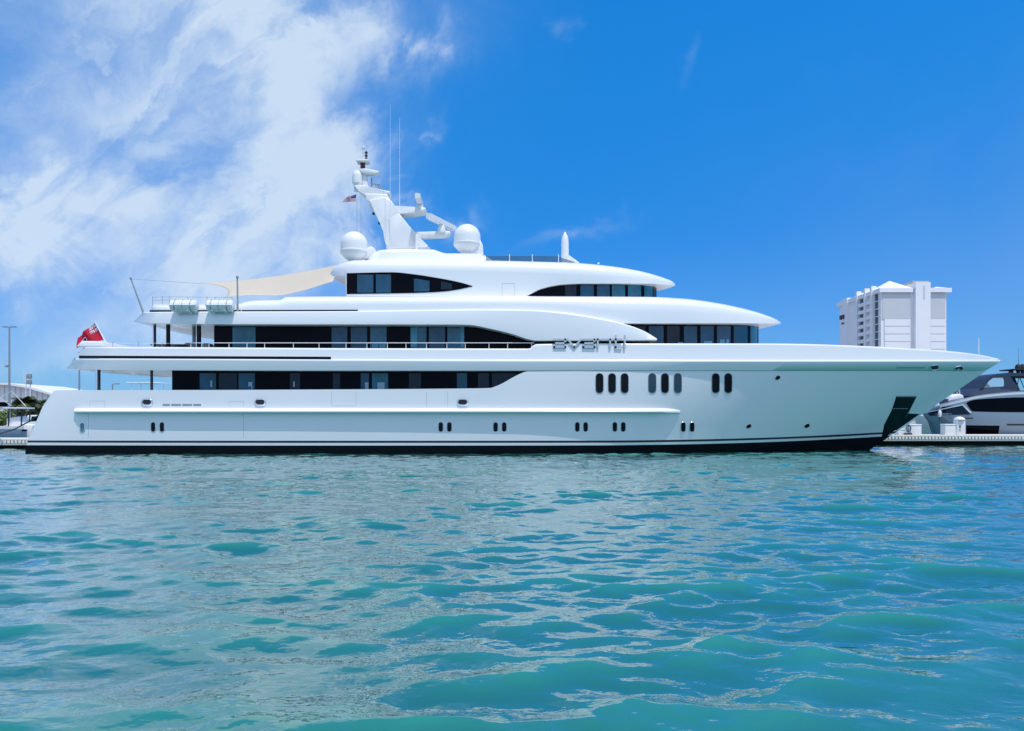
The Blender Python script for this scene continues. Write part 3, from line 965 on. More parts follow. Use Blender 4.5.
pillar(98.5, 366, 394, 4.2, 0.12, DARK)
pillar(96.8, 366, 394, 4.3, 0.07, CHROME)
pillar(151.7, 366, 394, 4.6, 0.085, DARK)
pillar(154.8, 322, 352, 3.6, 0.085, DARK)
pillar(153.2, 322, 352, 3.7, 0.06, CHROME)
q = MB().box(*(lambda a, b: (a.x, b.x, YC - 4.3, YC - 4.1, b.z, a.z))(P(166.8, 320, YC - 4.2), P(169.6, 352, YC - 4.2)))
q.build('deck_pillar', BLACKP, yacht, smooth=0)
q = MB().box(*(lambda a, b: (a.x, b.x, YC - 4.3, YC - 4.1, b.z, a.z))(P(197.3, 320, YC - 4.2), P(200.6, 352, YC - 4.2)))
q.build('deck_pillar', BLACKP, yacht, smooth=0)
pillar(194, 320, 352, 3.4, 0.11, GREY)
# black beam at the head of the aft wind break and a clear end wall
q = MB().box(*(lambda a, b: (a.x, b.x, YC - 4.32, YC - 4.12, b.z, a.z))(P(166.8, 322.4, YC - 4.2), P(216, 325.6, YC - 4.2)))
q.build('screen_beam', BLACKP, yacht, smooth=0)
q = MB()
a, b = P(217, 322, YC - 4.3), P(218, 352, YC - 4.3)
q.box(a.x, a.x + .04, YC - 4.3, YC + 4.3, b.z, a.z)
q.build('screen_beam', BLACKP, yacht, smooth=0)
# furniture on the aft upper deck
q = MB().box(*(lambda a, b: (a.x, b.x, YC - 3.2, YC - 1.2, b.z, a.z))(P(151.5, 344.4, YC - 3), P(185, 345.6, YC - 3)), bev=.04)
q.build('deck_table', DARK, yacht)
UPHO = mat('pale_upholstery', (.5, .5, .48), .8)
for x0, x1, y0 in ((204, 212, 343.6), (186, 193, 343.2), (178, 184, 344.6)):
    MB().box(*(lambda a, b: (a.x, b.x, YC - 2.4, YC - 1.6, b.z, a.z))(P(x0, y0, YC - 2), P(x1, 352, YC - 2)), bev=.12).build('deck_chair', UPHO, yacht)

# side rail on the upper bulwark with its stanchions
def side_pt(px, py, db):
    Yr = YC - float(pchip(B_KN, px)) + .24 + db
    return P(px, py, Yr)


q = MB().tube([side_pt(190 + (534 - 190) * i / 60, 342.9 - (.3 if i < 30 else 0) * 0, .12) for i in range(61)], .024, 0, 6)
railing = q.build('railing', STEELW, yacht)
for px in (191, 209, 229, 247, 264.6, 293.4, 319, 346, 366.9, 387.3, 406, 426.6, 446.8, 465.2, 489, 507.6, 531.6):
    MB().tube([side_pt(px, 342.9, .12), side_pt(px, 349.4, .12)], .02, 0, 6).build('stanchion', STEELW, railing)
q = MB().tube([P(px, 343.3, YC - b) for px, b in ((86, 2.6), (92, 3.5), (112.8, 4.5), (138.6, 4.9), (186, 5.2))], .010, 0, 5)
r2 = q.build('railing', STEELW, yacht)
for px, b in ((112.8, 4.5), (138.6, 4.9), (162, 5.1)):
    MB().tube([P(px, 342, YC - b), P(px, 349, YC - b)], .018, 0, 6).build('stanchion', GREY, r2)
q = MB().tube([P(px, py, YC - b) for px, py, b in ((152.6, 297.5, 2.8), (162.5, 296.8, 3.4), (169.5, 296.8, 3.8), (232, 297.5, 4.3))], .011, 0, 5)
q.tube([P(px, py, YC - b) for px, py, b in ((152.6, 300.5, 2.8), (162.5, 300, 3.4), (169.5, 300, 3.8))], .011, 0, 5)
r3 = q.build('railing', GREY, yacht)
for px, b in ((152.6, 2.8), (162.5, 3.4), (169.5, 3.8), (188, 4), (207, 4.1), (215, 4.1), (232, 4.3)):
    MB().tube([P(px, 296.4, YC - b), P(px, 306, YC - b)], .016, 0, 6).build('stanchion', GREY, r3)
# staffs and poles
MB().tube([P(94.4, 321, YC - 1), P(107.5, 345.5, YC - 1)], [.035, .05], 0, 8).build('flag_staff', STEELW, yacht)
q = MB().slab(pp([(84.5, 348), (90, 342.3), (110, 342.6), (112, 348)], YC - 1), YC - 2, YC + 2, bev=.06)
q.build('staff_base', WHITE, yacht)
MB().tube([P(131, 279, YC - 2.4), P(143.6, 313, YC - 2.4)], [.045, .07], 0, 8).tube([P(131, 279, YC - 2.4), P(130.5, 277.6, YC - 2.4)], [.08, .08], 0, 8).build('awning_pole', GREY, yacht)
MB().tube([P(237.3, 278, YC - 4.9), P(237.8, 313, YC - 5.0)], [.05, .06], 0, 8).tube([P(237.3, 278.2, YC - 4.9), P(237.3, 276.2, YC - 4.9)], [.085, .085], 0, 8).build('awning_pole', GREY, yacht)
MB().tube([P(978.7, 338, YC), P(978.7, 357, YC)], .035, 0, 8).build('jack_staff', STEELW, yacht)
MB().tube([P(598.5, 264, YC - 2.2), P(598.5, 262.6, YC - 2.2)], .07, 0, 8).build('deck_light', STEELW, yacht)

# --- portholes and openings in the hull
for x in (599.5, 612, 624.6, 652.2, 664.9, 677.8, 715.7, 728.2):
    g = mat('porthole_glass_blue', (0.014, 0.045, 0.07), 0.04, ior=1.6) if x in (652.2, 677.8) else PORT
    porthole('large_porthole', HB, capsule(x, 383.3, 7.8, 20.2), hull, g, GREY, 0.02)
for x in (153.2, 162, 440.8, 449.4, 495.6, 504.2, 577.3, 585.6, 614.8, 623.2, 683.2, 692):
    porthole('small_porthole', HB, capsule(x, 427, 4.7, 9.8), hull, PORT, CHROME, 0.018)
porthole('small_porthole', HB, capsule(82.3, 427.4, 4.8, 9.6), hull, mat('pale_porthole', (.10, .22, .26), .05), CHROME, 0.025)
for x, y in ((748.7, 426.2), (807, 425.8), (777.7, 377.8)):
    porthole('drain_port', HB, capsule(x, y, 5.4, 3.8, -0.5), hull, PORT, CHROME, 0.015)
for x in (147, 260.2, 462.7):
    porthole('mooring_port', HB, capsule(x, 402.2, 10, 6), hull, DARK, CHROME, 0.055)
for x, y in ((934.4, 367.4), (958.7, 368.6)):
    porthole('mooring_port', BB, capsule(x, y, 8.5, 5, -0.15), hull, DARK, CHROME, 0.05) or porthole('mooring_port', HB, capsule(x, y + 3.5, 8.5, 5, -0.15), hull, DARK, CHROME, 0.05)
for x0, x1 in ((162.5, 170), (171.3, 181), (182.3, 192), (193.2, 201)):
    q = MB()
    patch(q, HB, rect(x0, x1, 403.9, 406.0), 2, 1, 0.004)
    q.build('vent_slot', GREY, hull)
stripe('vent_slot', BB, 896.5, 924.5, 367.2, 368.2, hull, GREY, 12)
seams = MB()
for x0, x1, y0, y1 in ((88.3, 88.55, 414, 438), (89.8, 90.0, 401, 407.5), (104.8, 105, 401, 407.5), (89.8, 105, 401, 401.2), (243.4, 243.65, 414, 438), (229, 229.2, 401.2, 407), (243.6, 243.8, 401.2, 407),
                       (229, 243.8, 401.2, 401.4), (426.4, 426.6, 391.5, 407), (447.6, 447.8, 391.5, 407), (331.6, 331.8, 391.5, 406), (356, 356.2, 391.5, 406), (331.6, 356.2, 405.8, 406)):
    patch(seams, HB, rect(x0, x1, y0, y1), 4, 4, 0.003)
seams.build('panel_gap', SEAM, hull)
door = MB()
for x0, x1, y0, y1 in ((502, 502.25, 283.5, 295.5), (514.6, 514.85, 283.5, 295.5), (502, 514.85, 283.4, 283.65)):
    patch(door, TB, rect(x0, x1, y0, y1), 3, 3, 0.003)
door.build('panel_gap', SEAM, sun_house)

# --- black stainless anchor plate at the stem
ap = MB()


def lerp2(a, b, t):
    return (a[0] + (b[0] - a[0]) * t, a[1] + (b[1] - a[1]) * t)


L = [(896.2, 396.8), (891.5, 410.5), (884.2, 424.5), (880.8, 440.5)]
Rr = [(916.4, 396.8), (908.2, 413.2), (895.6, 429.5), (884.0, 438.6)]
for i in range(3):
    patch(ap, HB, lambda u, v, i=i: lerp2(lerp2(L[i], L[i + 1], v), lerp2(Rr[i], Rr[i + 1], v), u), 10, 10, 0.012)
T = [(908.4, 413.4), (919.6, 414.0), (895.8, 430.6), (895.4, 429.6)]
patch(ap, HB, lambda u, v: lerp2(lerp2(T[0], T[1], u), lerp2(T[3], T[2], u), v), 10, 8, 0.012)
anchor_plate = ap.build('anchor_plate', BLACKP, hull)
q = MB()
patch(q, HB, rect(896, 916.6, 395.8, 396.8), 8, 1, 0.03)
patch(q, HB, rect(891.4, 907.8, 408.2, 408.7), 8, 1, 0.02)
q.build('plate_trim', GREY, hull)

# --- the yacht's name in stand-off letters on the bulwark
lt = MB()
YL = YC - 5.66


def stroke(pts, wpx=1.8):
    for a, b in zip(pts[:-1], pts[1:]):
        pa, pb = P(a[0], a[1], YL), P(b[0], b[1], YL)
        d = (pb - pa).normalized()
        n_ = Vector((-d.z, 0, d.x)) * (wpx / F * YL / 2)
        e = d * (wpx / F * YL / 2)
        q0, q1, q2, q3 = pa - e + n_, pb + e + n_, pb + e - n_, pa - e - n_
        yv = Vector((0, .05, 0))
        lt.add([q0, q1, q2, q3, q0 + yv, q1 + yv, q2 + yv, q3 + yv], [(0, 1, 2, 3), (7, 6, 5, 4), (0, 4, 5, 1), (1, 5, 6, 2), (2, 6, 7, 3), (3, 7, 4, 0)])


TOPL, MIDL, BOTL = 339.4, 343.1, 347.0
for x0 in (554.0, 583.2):                                       # a, a
    stroke([(x0, TOPL), (x0 + 11.3, TOPL), (x0 + 11.3, BOTL), (x0 + .3, BOTL), (x0 + .3, MIDL), (x0 + 11.3, MIDL)])
stroke([(568, TOPL), (574.4, BOTL), (580.9, TOPL)])             # v
stroke([(597.8, BOTL), (597.8, TOPL), (610.2, TOPL), (610.2, BOTL)])   # n
stroke([(615.8, 335.8), (615.8, BOTL), (621.2, BOTL)])          # t
stroke([(613.2, TOPL), (621.2, TOPL)])
stroke([(624.8, 335.8), (624.8, BOTL)])                         # i
lt.build('name_lettering', LETTER, yacht, smooth=0)
q = MB()
for x in (556, 563, 571, 578, 585.5, 592.5, 598, 610, 616, 625):
    p = P(x, 345.6, YL)
    q.tube([p + Vector((0, .05, 0)), p + Vector((0, .2, 0))], .015, 0, 6)
q.build('letter_pin', CHROME, yacht)

# ------------------------------------------------------------------ life rafts, awning, flags
def life_raft(px, label):
    Yr = YC - 5.45
    c = P(px, 305.8, Yr)
    t = thing('life_raft', (c.x, c.y, c.z - .5), label, 'life raft', 'life rafts on the bridge deck edge')
    r, L2 = .36, .84
    q = MB()
    rings, n = [], 24
    prof = [(-L2, .18), (-L2 + .03, .27), (-L2 + .10, .33)]
    for k in range(11):
        x = -L2 + .14 + k * (2 * L2 - .28) / 10
        prof += [(x - .045, r - .015), (x - .03, r + .012), (x + .03, r + .012), (x + .045, r - .015)]
    prof += [(L2 - .10, .33), (L2 - .03, .27), (L2, .18)]
    v, f = [], []
    for x, rad in prof:
        for k in range(n):
            a = 2 * math.pi * k / n
            v.append((c.x + x, c.y + rad * math.cos(a), c.z + rad * math.sin(a)))
    for i in range(len(prof) - 1):
        for k in range(n):
            f.append((i * n + k, i * n + (k + 1) % n, (i + 1) * n + (k + 1) % n, (i + 1) * n + k))
    f += [tuple(range(n)), tuple((len(prof) - 1) * n + k for k in range(n))[::-1]]
    q.add(v, f)
    q.build('canister', WHITE2, t, smooth=30)
    q = MB().box(c.x - L2 + .02, c.x + L2 - .02, c.y - r - .03, c.y + r + .03, c.z - .03, c.z + .03, 0, .02)
    q.build('canister_flange', STEELW, t)
    for dxx in (-.42, .36):
        q = MB()
        q.tube([(c.x + dxx, c.y - .30, c.z - .30), (c.x + dxx, c.y, c.z - r - .05), (c.x + dxx, c.y + .30, c.z - .30)], .035, 0, 6)
        q.tube([(c.x + dxx, c.y, c.z - r - .05), (c.x + dxx, c.y + .75, c.z - r - .22)], .04, 0, 6)
        q.tube([(c.x + dxx, c.y - .3, c.z - .30), (c.x + dxx, c.y + .75, c.z - r - .22)], .03, 0, 6)
        q.build('cradle', STEELW, t)
    q = MB()
    for dxx in (-.5, 0, .5):
        ring = [(c.x + dxx, c.y + (r + .018) * math.cos(a), c.z + (r + .018) * math.sin(a)) for a in [2 * math.pi * k / 20 for k in range(20)]]
        q.tube(ring, .018, 0, 5, closed=True)
    q.build('lashing', GREY, t)


life_raft(184.2, 'white ribbed life raft canister nearest the stern pole, first of the pair')
life_raft(220.4, 'white ribbed life raft canister beside the upright awning pole')

# awning
A_, B_, C_, D_ = (199.7, 283.5, 54.6), (226, 297, 47.6), (333, 281.4, 48.3), (342, 264, 53.4)


def curve(pts):
    pts = [Vector(p) for p in pts]
    xs = np.linspace(0, 1, len(pts))
    return lambda t: Vector([float(pchip(list(zip(xs, [p[k] for p in pts])), [t])[0]) for k in range(3)])


eAB = curve([A_, (213, 284.6, 53.4), (223, 287.2, 51.6), (228, 290.8, 49.8), (228.4, 294, 48.6), B_])
eAD = curve([A_, (232, 281.2, 54.5), (268, 277.2, 54.2), (305, 271.4, 53.8), D_])
eBC = curve([B_, (252, 295.2, 47.9), (276, 295.6, 48.1), (299, 291.6, 48.2), C_])
eDC = curve([D_, (337, 272, 51), C_])
N = 28
v = []
for j in range(N + 1):
    for i in range(N + 1):
        u_, v_ = i / N, j / N
        p = eAD(u_) * (1 - v_) + eBC(u_) * v_ + eAB(v_) * (1 - u_) + eDC(v_) * u_ - (Vector(A_) * (1 - u_) * (1 - v_) + Vector(D_) * u_ * (1 - v_) + Vector(B_) * (1 - u_) * v_ + Vector(C_) * u_ * v_)
        q_ = P(p[0], p[1], p[2])
        q_.z += 0.05 * math.sin(u_ * 9) * math.sin(math.pi * v_)
        v.append(q_)
f = [(j * (N + 1) + i, j * (N + 1) + i + 1, (j + 1) * (N + 1) + i + 1, (j + 1) * (N + 1) + i) for j in range(N) for i in range(N)]
aw = thing('sail_awning', P(270, 285, 51), 'cream triangular sail awning stretched over the aft sun deck', 'awning')
am = MB().add(v, f)
sail = am.build('sailcloth', SAIL, aw, smooth=60)
so = sail.modifiers.new('thick', 'SOLIDIFY'); so.thickness = .012
q = MB()
for u_ in (.36, .62, .84):
    q.tube([v[j * (N + 1) + int(u_ * N)] + Vector((0, 0, -.012)) for j in range(N + 1)], .016, 0, 5)
q.tube([v[int(.33 * N) * (N + 1) + i] + Vector((0, 0, -.012)) for i in range(N + 1)], .016, 0, 5)
q.build('seam_tape', mat('seam_tape', (.62, .55, .42), .8), aw)
q = MB().tube([P(131, 279, YC - 2.4), P(165, 281.2, 52.5), P(*A_)], .012, 0, 5)
q.tube([P(*B_), P(222, 301, 47.2)], .014, 0, 5)
q.build('guy_wire', GREY, aw)


def flag(name, corners, Y0, label, colour, nu, nv, amp, waves):
    """corners: hoist top, hoist bottom, fly bottom, fly top in survey places"""
    ht, hb, fb, ft = corners
    v, f, mi = [], [], []
    for j in range(nv + 1):
        for i in range(nu + 1):
            u_, w_ = i / nu, j / nv
            a = lerp2(lerp2(ht, ft, u_), lerp2(hb, fb, u_), w_)
            wob = math.sin(u_ * waves + w_ * 2.0) * amp * min(1, u_ * 2)
            p = P(a[0], a[1], Y0)
            v.append((p.x, p.y + wob * 2.2, p.z + wob * .5))
    mb_ = MB()
    for j in range(nv):
        for i in range(nu):
            mb_.add([], [], 0)
            mb_.f.append((j * (nu + 1) + i, j * (nu + 1) + i + 1, (j + 1) * (nu + 1) + i + 1, (j + 1) * (nu + 1) + i))
            mb_.mi.append(colour((i + .5) / nu, (j + .5) / nv))
    mb_.v = v
    o = mb_.build(name, [RED, FWHITE, NAVY], None, smooth=80)
    return tag(o, label, 'flag')


def ensign(u_, v_):
    if u_ < .36 and v_ < .42:
        a, b = u_ / .36, v_ / .42
        if abs(a - .5) < .07 or abs(b - .5) < .11: return 0
        if abs(a - .5) < .14 or abs(b - .5) < .2: return 1
        if abs(a - b) < .06 or abs(a + b - 1) < .06: return 0
        if abs(a - b) < .16 or abs(a + b - 1) < .16: return 1
        return 2
    if ((u_ - .75) / .11) ** 2 + ((v_ - .52) / .2) ** 2 < 1:
        return 1 if ((u_ - .75) / .07) ** 2 + ((v_ - .52) / .13) ** 2 > 1 else 2
    return 0


def starsbars(u_, v_):
    if u_ < .42 and v_ < .54: return 1 if (int(u_ * 40) % 4 == 1 and int(v_ * 26) % 3 == 1) else 2
    return 0 if int(v_ * 13) % 2 == 0 else 1


flag('ensign', ((95, 322.5), (104.2, 339.6), (78.5, 347.6), (77, 338)), YC - 1, 'red ensign drooping from the white staff at the stern', ensign, 56, 40, .10, 9)
flag('courtesy_flag', ((356.4, 194.2), (355.6, 201.4), (342.5, 202), (345.5, 197.6)), YC - .6, 'small striped flag with a blue corner hanging under the mast spreader', starsbars, 50, 26, .05, 8)

# ------------------------------------------------------------------ docks
def dock(name, x0, x1, y0, y1, ztop, label):
    t = thing(name, ((x0 + x1) / 2, y0, 0), label, 'dock')
    MB().box(x0, x1, y0 + .12, y1, ztop - .18, ztop, 0, .02).build('deck', mat('pale_deck', (.62, .58, .50), .8, vary=.12, vscale=2), t)
    MB().box(x0, x1, y0 + .2, y1, -1.2, ztop - .18).build('float', mat('dark_float', (.008, .009, .010), .8, ior=1.15), t, smooth=0)
    q = MB()
    x = x0
    while x < x1 - .1:
        q.box(x + .03, x + .22, y0, y0 + .24, ztop - .40, ztop - .17, 0, .02)
        x += .27
    q.build('edge_fender', mat('white_fender', (.70, .70, .66), .6, vary=.1), t)
    MB().box(x0, x1, y0 + .02, y0 + .16, ztop - .16, ztop - .02, 0, .02).build('edge_board', mat('edge_board', (.72, .70, .64), .7), t)
    MB().box(x0, x1, y0 + .01, y0 + .2, ztop - .50, ztop - .41, 0, .01).build('lower_waler', mat('grey_waler', (.45, .44, .41), .8), t)
    return t


dock('floating_dock', 20, 78, 60.0, 62.6, 0.88, 'long pale floating dock with white fender blocks beyond the bow')
dock('floating_dock', -62, -34.2, 54.0, 56.6, 0.76, 'pale floating dock with white fender blocks astern of the large yacht')


def dock_box(px0, px1, ytop, Y0, label, dy=.7):
    a, b = P(px0, ytop, Y0), P(px1, ytop, Y0)
    t = thing('dock_box', ((a.x + b.x) / 2, Y0, .88), label, 'dock box')
    MB().box(a.x, b.x, Y0, Y0 + dy, .88, a.z - .12, 0, .03).build('body', WHITE2, t)
    MB().box(a.x - .03, b.x + .03, Y0 - .03, Y0 + dy + .03, a.z - .12, a.z, 0, .05).build('lid', WHITE2, t)


dock_box(945.2, 956.6, 424.0, 60.7, 'white dock box beside the white power pedestal')
dock_box(910.6, 921.6, 424.2, 60.7, 'white dock box near the tip of the dark anchor plate')
dock_box(898.5, 905, 428.8, 60.7, 'low white dock box nearest the black stem of the large yacht')
p = P(961.2, 435, 60.6)
t = thing('power_pedestal', (p.x, p.y, .88), 'tall white power pedestal with rounded cap next to dock box', 'pedestal')
MB().box(p.x - .36, p.x + .36, p.y, p.y + .5, .88, 2.08, 0, .04).build('body', WHITE2, t)
MB().lathe((p.x, p.y + .25, 2.06), [(.4, 0), (.42, .06), (.38, .16), (.24, .26), (.08, .31)], 0, 20).build('cap', WHITE2, t)
MB().box(p.x - .17, p.x - .03, p.y - .03, p.y + .02, 1.45, 1.65, 0, .01).build('socket_cover', mat('brown_cover', (.25, .16, .1), .6), t)
MB().box(p.x - .17, p.x - .03, p.y - .03, p.y + .02, 1.2, 1.35, 0, .01).build('socket_cover', mat('grey_cover', (.4, .4, .4), .6), t)
p = P(908.2, 435, 60.5)
t = thing('hose_stand', (p.x, p.y, .88), 'thin dark hose stand with coiled hose at the dock edge', 'hose stand')
MB().tube([(p.x, p.y, .88), (p.x, p.y, 1.85)], .03, 0, 8).build('post', DARK, t)
ring = [(p.x + .2 * math.cos(a), p.y - .05, 1.4 + .24 * math.sin(a)) for a in [2 * math.pi * k / 20 for k in range(20)]]
MB().tube(ring, .035, 0, 6, closed=True).build('hose', DARK, t)
MB().box(p.x - .25, p.x + .3, p.y - .1, p.y + .3, .88, 1.02, 0, .03).build('base', DARK, t)
p = P(909.5, 434.9, 60.3)

# ------------------------------------------------------------------ the grey motor yacht beyond the bow
YM = 65.6
my = thing('motor_yacht', (44, YM, 0), 'sleek silver grey motor yacht with dark canopy lying behind the dock', 'motor yacht')
SILVER = mat('silver_hull', (0.21, 0.275, 0.34), 0.22, coat=.4, vary=.02)
SILVERL = mat('pale_silver', (0.62, 0.65, 0.68), 0.25, coat=.4, vary=.02)
NAVYC = mat('navy_canvas', (0.020, 0.040, 0.080), 0.7)
BM = [(924.6, 0), (927, .35), (935, .95), (950, 1.7), (975, 2.2), (1020, 2.45), (1120, 2.4)]
sh = [(924.6, 413.6), (934, 407.6), (945, 403.4), (958, 400.4), (977, 395.8), (998.5, 393.2), (1024, 391.6), (1120, 391)]
BMw = [(937.5, 0), (942, .4), (955, 1.15), (975, 1.8), (1020, 2.15), (1120, 2.2)]
mh = [(925, 415), (1000, 414), (1120, 414)]
my_mb = loft([Ln(sh, BM, k=.45, dh=.1), Ln(sh, BM, k=.9, dh=.03), Ln(sh, BM), Ln([(924.9, 414.2), (1120, 413.4)], BM), Ln([(931, 424), (1120, 424)], [(931, 0), (935, .45), (950, 1.5), (975, 2.1), (1020, 2.4), (1120, 2.4)]),
              Ln([(937.5, 0.2), (1120, 0.2)], BMw, mode='z'), Ln([(938.5, -.6), (1120, -.6)], BMw, k=.9, mode='z')], yc=YM, n=200, capend=True, capstart=True)
mhull = my_mb.build('hull', SILVER, my)
MBV = my_mb.bvh()


def mpatch(name, fn, nu, nv, m, off=.012, par=None):
    q = MB()
    if patch(q, MBV, fn, nu, nv, off):
        return q.build(name, m, par or mhull)


gt = [(966.2, 402.9), (970, 400.8), (977, 399.4), (1024, 397.3), (1100, 397)]
gb = [(966.2, 403.3), (972.5, 411.4), (1024, 412.2), (1100, 412.4)]
mpatch('saloon_window', lambda u, v: (966.4 + 100 * u, float(pchip(gt, 966.4 + 100 * u) * (1 - v) + pchip(gb, 966.4 + 100 * u) * v)), 50, 3, DARKG)
mpatch('bow_window', lambda u, v: lerp2(lerp2((927.6, 413.0), (938.2, 408.2), u), lerp2((929.6, 415.8), (938.4, 415.4), u), v), 6, 3, PANE3)
mpatch('bow_window', lambda u, v: lerp2(lerp2((941.6, 406.8), (962.4, 405.6), u), lerp2((942.4, 415.2), (970.6, 414.4), u), v), 8, 3, PANE3)
mpatch('window_frame', lambda u, v: lerp2(lerp2((926, 412.2), (963, 404.2), u), lerp2((926.3, 412.9), (963, 405.2), u), v), 16, 1, SILVERL, .03)
mpatch('window_frame', lambda u, v: lerp2(lerp2((963, 404.2), (971.6, 412.6), u), lerp2((962.2, 405.2), (969.8, 413.2), u), v), 8, 1, SILVERL, .03)
mpatch('hull_window', lambda u, v: lerp2(lerp2((966.2, 425.2), (999.6, 425.6), u), lerp2((966.2, 434), (998.4, 434), u), v), 10, 3, DARKG)
mpatch('hull_stripe', rect(1007, 1060, 423.8, 425.4), 10, 1, DARK)
mpatch('upper_band', lambda u, v: (940 + 130 * u, float(pchip(sh, 940 + 130 * u)) + .5 + v * 2.2), 30, 1, SILVERL, .01)
MB().box(*(lambda a: (a.x - .3, a.x + .3, YM - 2.46, YM - 2.3, a.z - .06, a.z + .06))(P(969.5, 418.2, YM - 2.4)), 0, .03).build('hull_fitting', DARK, mhull)
q = MB().tube([P(939.8, 413, YM - 1.2), P(939.4, 418, YM - 1.3), P(940.6, 427, YM - 1.6), P(943, 436, YM - 2.2)], .04, 0, 6)
q.build('mooring_line', DARK, mhull)
c = P(939.8, 413.4, YM - 1.35)
MB().lathe((c.x, c.y, c.z - .3), [(.02, -.05), (.12, 0), (.15, .2), (.13, .45), (.03, .6)], 0, 12).build('fender', WHITE2, mhull)
# flybridge cowl, canopy with clear front pane and open side
fb_b = [(962, 396.6), (1000, 393.2), (1110, 391.8)]
fb_t = [(964, 396.0), (979, 388.6), (985, 386.9), (1004, 386.6), (1018, 390.2), (1110, 390)]
BF = [(962, .9), (970, 1.5), (985, 1.9), (1110, 2.0)]
loft([Ln(fb_b, BF), Ln(fb_t, BF, k=.9), Ln(fb_t, BF, k=.9, bfix=0.0)], yc=YM, n=120, capend=True).build('flybridge_cowl', NAVYC, my)
YF = YM - 1.8


def arch(poly, y0, y1, m, name):
    q = MB().slab([(P(x, y, YF).x, P(x, y, YF).z) for x, y in poly], y0, y1)
    return q.build(name, m, my, smooth=0)


roof = [(987.4, 379.2), (991, 376.0), (996, 374.2), (1009.5, 372.5), (1024, 373.4), (1062, 374.4), (1062, 376.2), (1024, 376.0), (1009.5, 376.2), (1003, 376.5), (994, 377.0), (989.6, 380.4), (983, 388.6), (980.6, 388.6)]
arch(roof, YM - 1.8, YM + 1.8, NAVYC, 'canopy_roof')
for y in (YM - 1.82, YM + 1.72):
    arch([(1003, 376.4), (1010, 376.2), (1012.4, 380), (1018, 386.6), (1018.6, 391.5), (1000, 388.5), (1004.2, 386), (1004.6, 381.5)], y, y + .1, NAVYC, 'canopy_pillar')
    arch([(1040, 376), (1043, 376), (1049, 391), (1046, 391)], y, y + .1, NAVYC, 'canopy_pillar')
CLEAR = mat('clear_vinyl', (.55, .62, .68), .08, alpha=.35)
q = MB().add([P(984, 388, YF), P(1004.4, 386, YF), P(1004, 377, YF), P(991, 377.6, YF)], [(0, 1, 2, 3)])
q.build('clear_panel', CLEAR, my, smooth=0)
q = MB().add([P(984, 388, YF) + Vector((0, 3.6, 0)), P(1004.4, 386, YF) + Vector((0, 3.6, 0)), P(1004, 377, YF) + Vector((0, 3.6, 0)), P(991, 377.6, YF) + Vector((0, 3.6, 0))], [(0, 1, 2, 3)])
q.build('clear_panel', CLEAR, my, smooth=0)
q = MB().tube([P(1019, 376, YF), P(1017, 388, YF)], .035, 0, 6).tube([P(1019, 376, YF), P(1024, 388, YF)], .035, 0, 6)
q.build('canopy_frame', DARK, my)
q = MB().box(*(lambda a, b: (a.x, b.x, YM - 1, YM + 1, b.z, a.z))(P(1006.5, 369.4, YM), P(1016, 370.6, YM)), 0, .02)
q.box(*(lambda a, b: (a.x, b.x, YM - .2, YM + .2, b.z, a.z))(P(1010, 370.4, YM), P(1012, 373.5, YM)))
q.build('radar_bar', DARK, my)
for x in (1018.2, 1022.6):
    MB().lathe(P(x, 373.5, YM - .4), [(.14, 0), (.16, .2), (.24, .34), (.26, .55), (.2, .74), (.06, .84)], 0, 16).build('satellite_dome', DARK, my)
MB().tube([P(1018.6, 365, YM), P(1018.6, 348, YM)], [.03, .012], 0, 6).build('whip_aerial', GREY, my)
# foredeck: sun pad, dark hatch, rail
MB().slab([(P(x, y, YM - .8).x, P(x, y, YM - .8).z) for x, y in ((946, 401.6), (949, 396), (956, 393.6), (960.5, 395), (962, 398.6))], YM - 1.2, YM + 1.2, bev=.12).build('sun_pad', WHITE2, my)
MB().slab([(P(x, y, YM - .8).x, P(x, y, YM - .8).z) for x, y in ((934, 407), (936, 404), (939.5, 402.8), (941.5, 404.8))], YM - .7, YM + .7, bev=.08).build('bow_locker', WHITE2, my)
MB().slab([(P(x, y, YM - .6).x, P(x, y, YM - .6).z) for x, y in ((940.6, 403.4), (948, 397.4), (948.5, 399.5), (943, 403.6))], YM - 1, YM + 1, bev=.03).build('deck_hatch', DARK, my)
q = MB().tube([P(957, 393, YM - 1), P(959.5, 389.5, YM - 1), P(960, 396, YM - 1)], .035, 0, 6)
q.build('deck_rail', STEELW, my)

